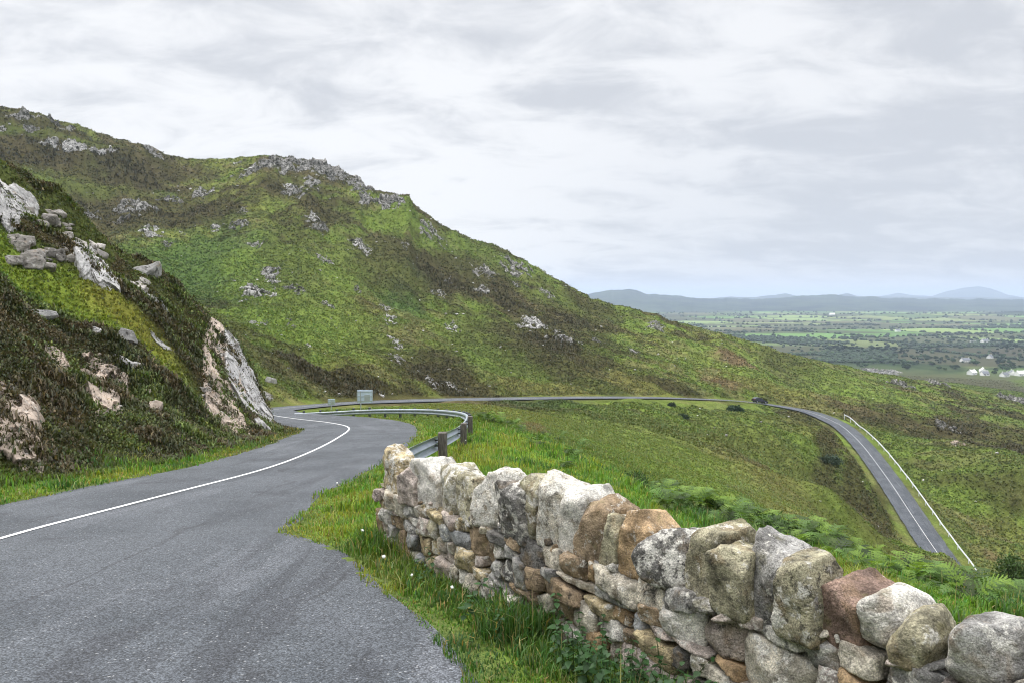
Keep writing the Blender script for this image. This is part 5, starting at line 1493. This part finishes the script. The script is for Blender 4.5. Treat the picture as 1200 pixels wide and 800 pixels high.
# ------------------------------------------------------------------ houses on the plain
def house(px, py, d, L, Wd, hw, rz, label, roofcol=None):
    c = unproj(px, py, d); z = Hs(c[0], c[1])
    root = empty('cottage', (c[0], c[1], z), rz); tag(root, label, 'house')
    bm = bmesh.new()
    hr = Wd * .42
    prof = [(-Wd / 2, -1), (Wd / 2, -1), (Wd / 2, hw), (0, hw + hr), (-Wd / 2, hw)]
    rows = [[bm.verts.new((x_, y_, z_)) for y_, z_ in prof] for x_ in (-L / 2, L / 2)]
    for k in range(5): bm.faces.new((rows[0][k], rows[0][(k + 1) % 5], rows[1][(k + 1) % 5], rows[1][k]))
    bm.faces.new(rows[0]); bm.faces.new(rows[1][::-1])
    link('wall', bm_mesh('wall', bm), M_RENDER, root)
    bm = bmesh.new(); e = .35; tck = .22
    for sg in (-1, 1):
        a = [(-L / 2 - .2, sg * (Wd / 2 + e), hw - e * .84 + .06), (L / 2 + .2, sg * (Wd / 2 + e), hw - e * .84 + .06), (L / 2 + .2, 0, hw + hr + .06), (-L / 2 - .2, 0, hw + hr + .06)]
        v0 = [bm.verts.new(p) for p in a]; v1 = [bm.verts.new((p[0], p[1], p[2] + tck)) for p in a]
        bm.faces.new(v0); bm.faces.new(v1[::-1])
        for k in range(4): bm.faces.new((v0[k], v0[(k + 1) % 4], v1[(k + 1) % 4], v1[k]))
    roof = link('roof', bm_mesh('roof', bm), roofcol or M_SLATE, root)
    for xx in (-.44, .44):
        bm = bmesh.new(); add_box(bm, (xx * L, 0, hw + hr + .5), (.9, .7, 1.5)); link('chimney', bm_mesh('chimney', bm), M_RENDER, roof)
    for sg in (-1, 1):
        for xx in (-.32, -.12, .14, .34):
            bm = bmesh.new()
            if xx == -.12: add_box(bm, (xx * L, sg * (Wd / 2 + .02), 1.05), (1.0, .08, 2.1))
            else: add_box(bm, (xx * L, sg * (Wd / 2 + .02), 1.6), (1.0, .08, 1.2))
            nm = 'door' if xx == -.12 else 'window'
            link(nm, bm_mesh(nm, bm), M_PANE, root)
HS = [(1139, 437, 930, 11, 7, 3.4, .5, 'white gabled cottage, leftmost of the cluster below the hill', M_RENDER), (1152, 436, 945, 13, 8, 3.8, 1.1, 'large white cottage in the middle of the cluster', M_RENDER), (1154, 438.5, 920, 9, 6, 2.8, .1, 'low cottage in front of the large white one', M_SLATE), (1177, 440, 905, 10, 6, 3, .4, 'grey roofed cottage right of the cluster, half hidden by trees', M_SLATE), (1186, 438.5, 925, 9, 7, 3, 1.2, 'cottage with a steep grey gable near the right edge', M_SLATE), (1196, 439, 915, 12, 7, 3.4, .2, 'white cottage at the right edge of the picture', M_RENDER),
      (1154, 402, 1580, 16, 9, 5, .3, 'isolated white farmhouse among dark trees', M_SLATE), (1131, 425, 1120, 14, 7, 3, .2, 'pale bungalow behind the trees above the cluster', M_SLATE), (1160, 422, 1180, 10, 7, 3, .7, 'grey shed behind the trees right of the bungalow', M_SLATE), (1052, 390, 2050, 14, 8, 4, .2, 'tiny white house far out among the fields', M_SLATE), (975, 371, 3600, 26, 12, 6, .1, 'pale farm buildings below the blue hills', M_RENDER), (1140, 405, 1550, 14, 6, 3, 0.1, 'low white outbuilding left of the isolated farmhouse', M_SLATE)]
for a in HS: house(*a)

# ------------------------------------------------------------------ trees on the plain
def tree_proto(seed, hgt, wid, col):
    g = np.random.default_rng(seed)
    root = empty('tree')
    bm = bmesh.new(); add_cyl(bm, (0, 0, -.5), (0, 0, hgt * .45), .3, .16, 8)
    for k in range(5):
        a = k * 1.3; add_cyl(bm, (0, 0, hgt * (.25 + .04 * k)), (math.cos(a) * wid * .28, math.sin(a) * wid * .28, hgt * (.5 + .05 * k)), .12, .04, 6)
    link('trunk', bm_mesh('trunk', bm), M_BARK, root)
    Vs, Qs, Cs, nv = [], [], [], 0
    for k in range(9):
        V, Q, c = leafball(seed * 31 + k, (wid * g.uniform(.4, .65), wid * g.uniform(.4, .65), hgt * g.uniform(.35, .6)), 170, np.asarray(col) * g.uniform(.7, 1.3), .55)
        cen = np.array([g.normal(0, .2) * wid, g.normal(0, .2) * wid, hgt * g.uniform(.22, .68)])
        Vs.append(V + cen); Qs.append(Q + nv); Cs.append(c); nv += len(V)
    link('crown', np_mesh('crown', np.concatenate(Vs), [np.concatenate(Qs)], np.concatenate(Cs)), M_TREE, root)
    return root
tp = [tree_proto(1, 8, 8, (.035, .06, .022)), tree_proto(2, 6, 7, (.05, .085, .026)), tree_proto(3, 10, 7, (.022, .04, .018)), tree_proto(4, 7, 8, (.04, .075, .03))]
TL = ['dark green broadleaf tree in the belt on the plain', 'pale green bushy tree in the belt on the plain', 'tall very dark tree in the belt on the plain', 'mid green spreading tree in the belt on the plain']
ft = [True] * 4
def plant(px, py, d, k, sc):
    c = unproj(px, py, d); z = Hs(c[0], c[1])
    o = tp[k] if ft[k] else copy_tree(tp[k]); ft[k] = False
    o.location = (c[0], c[1], z - .2); o.rotation_euler = (0, 0, random.uniform(0, 6.28)); o.scale = (sc * random.uniform(.9, 1.2), sc * random.uniform(.9, 1.2), sc)
    tag(o, TL[k], 'tree', 'trees in the belts across the plain')
def dpl(py): return 100.0 * F_PX / max(py - 348, 3)
BELT = [(1000, 1200, 418, 434, 60, (0, 1, 3)), (1150, 1200, 400, 432, 34, (0, 2, 3)), (960, 1060, 408, 416, 40, (2, 2, 0)), (1040, 1120, 408, 415, 12, (2, 0)), (940, 1200, 394, 402, 60, (0, 3)), (780, 960, 384, 396, 40, (0, 3, 1)), (1150, 1185, 396, 408, 16, (2, 0)), (1120, 1200, 428, 441, 22, (0, 1, 3))]
for x0, x1, y0, y1, nn, ks in BELT:
    for _ in range(nn):
        px = random.uniform(x0, x1); py = random.uniform(y0, y1)
        if any(abs(px - h[0]) < 9 and -3 < py - h[1] < 12 for h in HS): continue
        plant(px, py, dpl(py), random.choice(ks), random.uniform(.6, 1.1))
# woods and hedgerows farther out read as one mass
dI, fI = ico(1)
nC = 90000
cpx = rng.uniform(770, 1230, nC); cpy = rng.uniform(362, 426, nC); cd_ = 100.0 * F_PX / np.maximum(cpy - 348, 3)
cX = (cpx - 600) / F_PX * cd_; cY = cd_
xx = cX + 60 * fbm2(cX / 500, cY / 500, 2, 61); yy = cY + 60 * fbm2(cX / 500, cY / 500, 2, 62)
cv = (-xx * .37 + yy * .93) / 330; cu = (xx * .93 + yy * .37) / 300 + .45 * (np.floor(cv) % 2)
ce = np.minimum(np.abs(cu - np.round(cu)) * 300, np.abs(cv - np.round(cv)) * 330)
cw = fbm2(cX / 300, cY / 240, 4, 63); u0 = rng.uniform(0, 1, nC)
okc = ((ce < 7) & (u0 < .8)) | ((cw > .3) & (cd_ < 2600) & (u0 < .6)) | ((cd_ < 1900) & (u0 < .025))
pos = np.stack([cX, cY, cd_], 1)[okc][:4200]
pos = np.array(pos); nP = len(pos)
sz = rng.uniform(2.0, 4.2, nP) * (pos[:, 2] / 1800) ** .5
zz = H(pos[:, 0], pos[:, 1])
lump = 1 + .3 * np.stack([fbm3(dI * 2 + i * 3.3, 2, i) for i in range(24)])
Vv = dI[None] * lump[rng.integers(0, 24, nP)][:, :, None] * (sz[:, None] * np.array([[1.25, 1.25, 1.0]]))[:, None] + np.stack([pos[:, 0], pos[:, 1], zz + sz * .5], 1)[:, None]
Ff = (fI[None] + (np.arange(nP) * len(dI))[:, None, None]).reshape(-1, 3)
wc = np.repeat(np.array([[.03, .05, .022]]) * np.exp(rng.normal(0, .35, (nP, 1))), len(dI), 0)
o = link('woodland', np_mesh('woodland', Vv.reshape(-1, 3), [Ff], wc, False), M_TREE); tag(o, 'distant hedgerows and woods on the plain', 'woodland', kind='stuff')
for k in range(4):
    if ft[k]: plant(1100, 425, dpl(425), k, .8)

# ------------------------------------------------------------------ blue hills at the horizon
def mat_hills():
    m, nt = new_mat('distant_hill_heath')
    g = nt.nodes.new('ShaderNodeNewGeometry')
    n1 = noise(nt, g.outputs['Position'], .004, 6, .65); n2 = noise(nt, g.outputs['Position'], .016, 5, .7)
    c = mixc(nt, maprange(nt, n1, .4, .6, 0, 1), (.022, .03, .026), (.05, .066, .04))
    c = mixc(nt, maprange(nt, n2, .6, .7, 0, .4), c, (.09, .11, .07))
    bsdf_out(nt, c, 1, 0, 0)
    return m
M_HILLS = mat_hills()
def hills(name, d, depth, prof, seed, rug):
    pxs = np.arange(prof[0][0], prof[-1][0] + 1, 1.5)
    tops = np.interp(pxs, [p[0] for p in prof], [p[1] for p in prof])
    tops = tops + rug * fbm2(pxs / 14, pxs * 0 + seed, 4, seed)
    tz = (348 - tops) / F_PX * d
    x0 = (pxs - 600) / F_PX
    nrow = 26; ts = np.linspace(-1, 1, nrow)
    V = []
    for t in ts:
        dd = d + depth * t
        w = (1 - abs(t) ** 1.3)
        x = x0 * dd
        nn = fbm2(x / 420 + seed, np.full(len(x), dd / 420), 4, seed + 3)
        h = -103 + (tz + 103) * w * (1 + .22 * nn * (1 - w) * 2)
        V.append(np.stack([x, np.full(len(x), dd), h], 1))
    m = len(pxs); V = np.concatenate(V)
    a = np.arange(nrow - 1)[:, None] * m + np.arange(m - 1)[None]
    f = np.stack([a, a + 1, a + m + 1, a + m], -1).reshape(-1, 4)
    o = link(name, np_mesh(name, V, [f], None, True), M_HILLS); o['kind'] = 'structure'
hills('hills', 6600, 1700, [(560, 352), (640, 346), (690, 345), (715, 341), (737, 339), (760, 344), (800, 348), (850, 350), (900, 350), (940, 347), (965, 345), (1000, 347), (1040, 349), (1100, 350), (1200, 351), (1300, 349), (1420, 352)], 5, 1.4)
hills('hills_beyond', 10500, 1200, [(820, 351), (855, 348), (885, 348), (905, 346), (920, 343.5), (935, 347.5), (975, 347), (992, 343), (1003, 346.5), (1030, 348), (1200, 349)], 9, .5)
hills('mountain', 13800, 1500, [(1000, 351), (1030, 347), (1052, 343.5), (1070, 346), (1090, 347), (1110, 341), (1128, 337), (1145, 335.5), (1160, 338), (1180, 345.5), (1200, 349), (1300, 350)], 14, .35)
hills('moor_ridge', 3700, 420, [(1060, 372), (1100, 371), (1140, 367.5), (1180, 365.5), (1260, 364), (1400, 368)], 17, .5)

# ------------------------------------------------------------------ haze
bm = bmesh.new()
add_box(bm, (0, 4000, 27), (42400, 42400, 336))
hz = link('haze', bm_mesh('haze', bm)); tag(hz, 'pale bluish haze lying over the distant plain', 'haze', kind='stuff')
m, nt = new_mat('haze_air')
pv = nt.nodes.new('ShaderNodeVolumePrincipled'); pv.inputs['Color'].default_value = (.68, .81, 1.0, 1); pv.inputs['Density'].default_value = 1.08e-4; pv.inputs['Anisotropy'].default_value = .2
oo = nt.nodes.new('ShaderNodeOutputMaterial'); nt.links.new(pv.outputs[0], oo.inputs['Volume'])
hz.data.materials.append(m)

# ------------------------------------------------------------------ sky, sun, camera
SUN_EL, SUN_AZ = R(52), R(-35)      # azimuth from +y towards +x
w = bpy.data.worlds.new('World'); bpy.context.scene.world = w; w.use_nodes = True
nt = w.node_tree; nt.nodes.clear()
sky = nt.nodes.new('ShaderNodeTexSky'); sky.sky_type = 'NISHITA'; sky.sun_disc = False; sky.sun_elevation = SUN_EL; sky.sun_rotation = SUN_AZ
bg1 = nt.nodes.new('ShaderNodeBackground'); bg1.inputs['Strength'].default_value = .06; nt.links.new(sky.outputs[0], bg1.inputs['Color'])
tc = nt.nodes.new('ShaderNodeTexCoord'); sx = nt.nodes.new('ShaderNodeSeparateXYZ'); nt.links.new(tc.outputs['Generated'], sx.inputs[0])
zz = math_(nt, 'MAXIMUM', sx.outputs[2], 0.0)
den = math_(nt, 'ADD', zz, .24)
cb = nt.nodes.new('ShaderNodeCombineXYZ')
nt.links.new(math_(nt, 'DIVIDE', sx.outputs[0], den), cb.inputs[0]); nt.links.new(math_(nt, 'DIVIDE', sx.outputs[1], den), cb.inputs[1])
mp = nt.nodes.new('ShaderNodeMapping'); mp.inputs['Rotation'].default_value = (0, 0, R(24)); mp.inputs['Scale'].default_value = (1.0, 1.5, 1); nt.links.new(cb.outputs[0], mp.inputs[0])
n1 = noise(nt, mp.outputs[0], .75, 5, .5, .5); n2 = noise(nt, mp.outputs[0], 3.4, 7, .62, .5)
cl = math_(nt, 'ADD', math_(nt, 'MULTIPLY', n1, .58), math_(nt, 'MULTIPLY', n2, .42))
# hidden sun left of the middle: thinner, whiter cloud there; thicker and greyer low on the right
glow = nt.nodes.new('ShaderNodeVectorMath'); glow.operation = 'DOT_PRODUCT'; nt.links.new(tc.outputs['Generated'], glow.inputs[0]); glow.inputs[1].default_value = (-.27, .93, .24)
cl = math_(nt, 'ADD', cl, maprange(nt, glow.outputs['Value'], .72, 1.0, -.035, .06))
lo = mixc(nt, maprange(nt, cl, .42, .585, 0, 1), (.475, .49, .52), (.69, .694, .705))
right = maprange(nt, sx.outputs[0], -.15, .35, 0, 1)
dk = math_(nt, 'MULTIPLY', right, math_(nt, 'SUBTRACT', 1.0, maprange(nt, zz, .06, .3, 0, .8)))
lo = mixc(nt, math_(nt, 'MULTIPLY', dk, .5), lo, (.45, .478, .53))
hb = maprange(nt, zz, .006, .03, .7, 0)
lo = mixc(nt, hb, lo, (.66, .675, .69))
zen = maprange(nt, zz, .36, .85, 1.0, 4.6)
lo = mixc(nt, 1.0, lo, grey(nt, zen), 'MULTIPLY')
bg2 = nt.nodes.new('ShaderNodeBackground'); bg2.inputs['Strength'].default_value = 1.0; nt.links.new(lo, bg2.inputs['Color'])
mx = nt.nodes.new('ShaderNodeMixShader'); mx.inputs[0].default_value = .93
nt.links.new(bg1.outputs[0], mx.inputs[1]); nt.links.new(bg2.outputs[0], mx.inputs[2])
ow = nt.nodes.new('ShaderNodeOutputWorld'); nt.links.new(mx.outputs[0], ow.inputs['Surface'])

sl = bpy.data.lights.new('sun', 'SUN'); sl.energy = 1.5; sl.angle = R(11); sl.color = (1, .96, .9)
so = bpy.data.objects.new('sun', sl); C.objects.link(so)
sd = Vector((math.sin(SUN_AZ) * math.cos(SUN_EL), math.cos(SUN_AZ) * math.cos(SUN_EL), math.sin(SUN_EL)))
so.rotation_euler = sd.to_track_quat('Z', 'Y').to_euler(); so.location = sd * 100

cd = bpy.data.cameras.new('camera'); cam = bpy.data.objects.new('camera', cd); C.objects.link(cam)
cd.sensor_width = 36; cd.lens = F_PX / 1200 * 36; cd.clip_start = .05; cd.clip_end = 60000
cam.location = (0, 0, 0); cam.rotation_euler = (R(90) - PITCH, 0, 0)
sc = bpy.context.scene; sc.camera = cam
sc.view_settings.view_transform = 'Standard'; sc.view_settings.look = 'None'; sc.view_settings.gamma = 1; sc.view_settings.exposure = 0.53
sc.render.engine = 'CYCLES'
cy = sc.cycles; cy.use_denoising = True; cy.max_bounces = 5; cy.diffuse_bounces = 3; cy.glossy_bounces = 2; cy.transmission_bounces = 3; cy.volume_bounces = 0; cy.transparent_max_bounces = 6
cy.use_adaptive_sampling = True; cy.adaptive_threshold = .02
cy.filter_width = 1.1
try: cy.denoising_prefilter = 'ACCURATE'
except Exception: pass
print('built', round(time.time() - T0, 1))
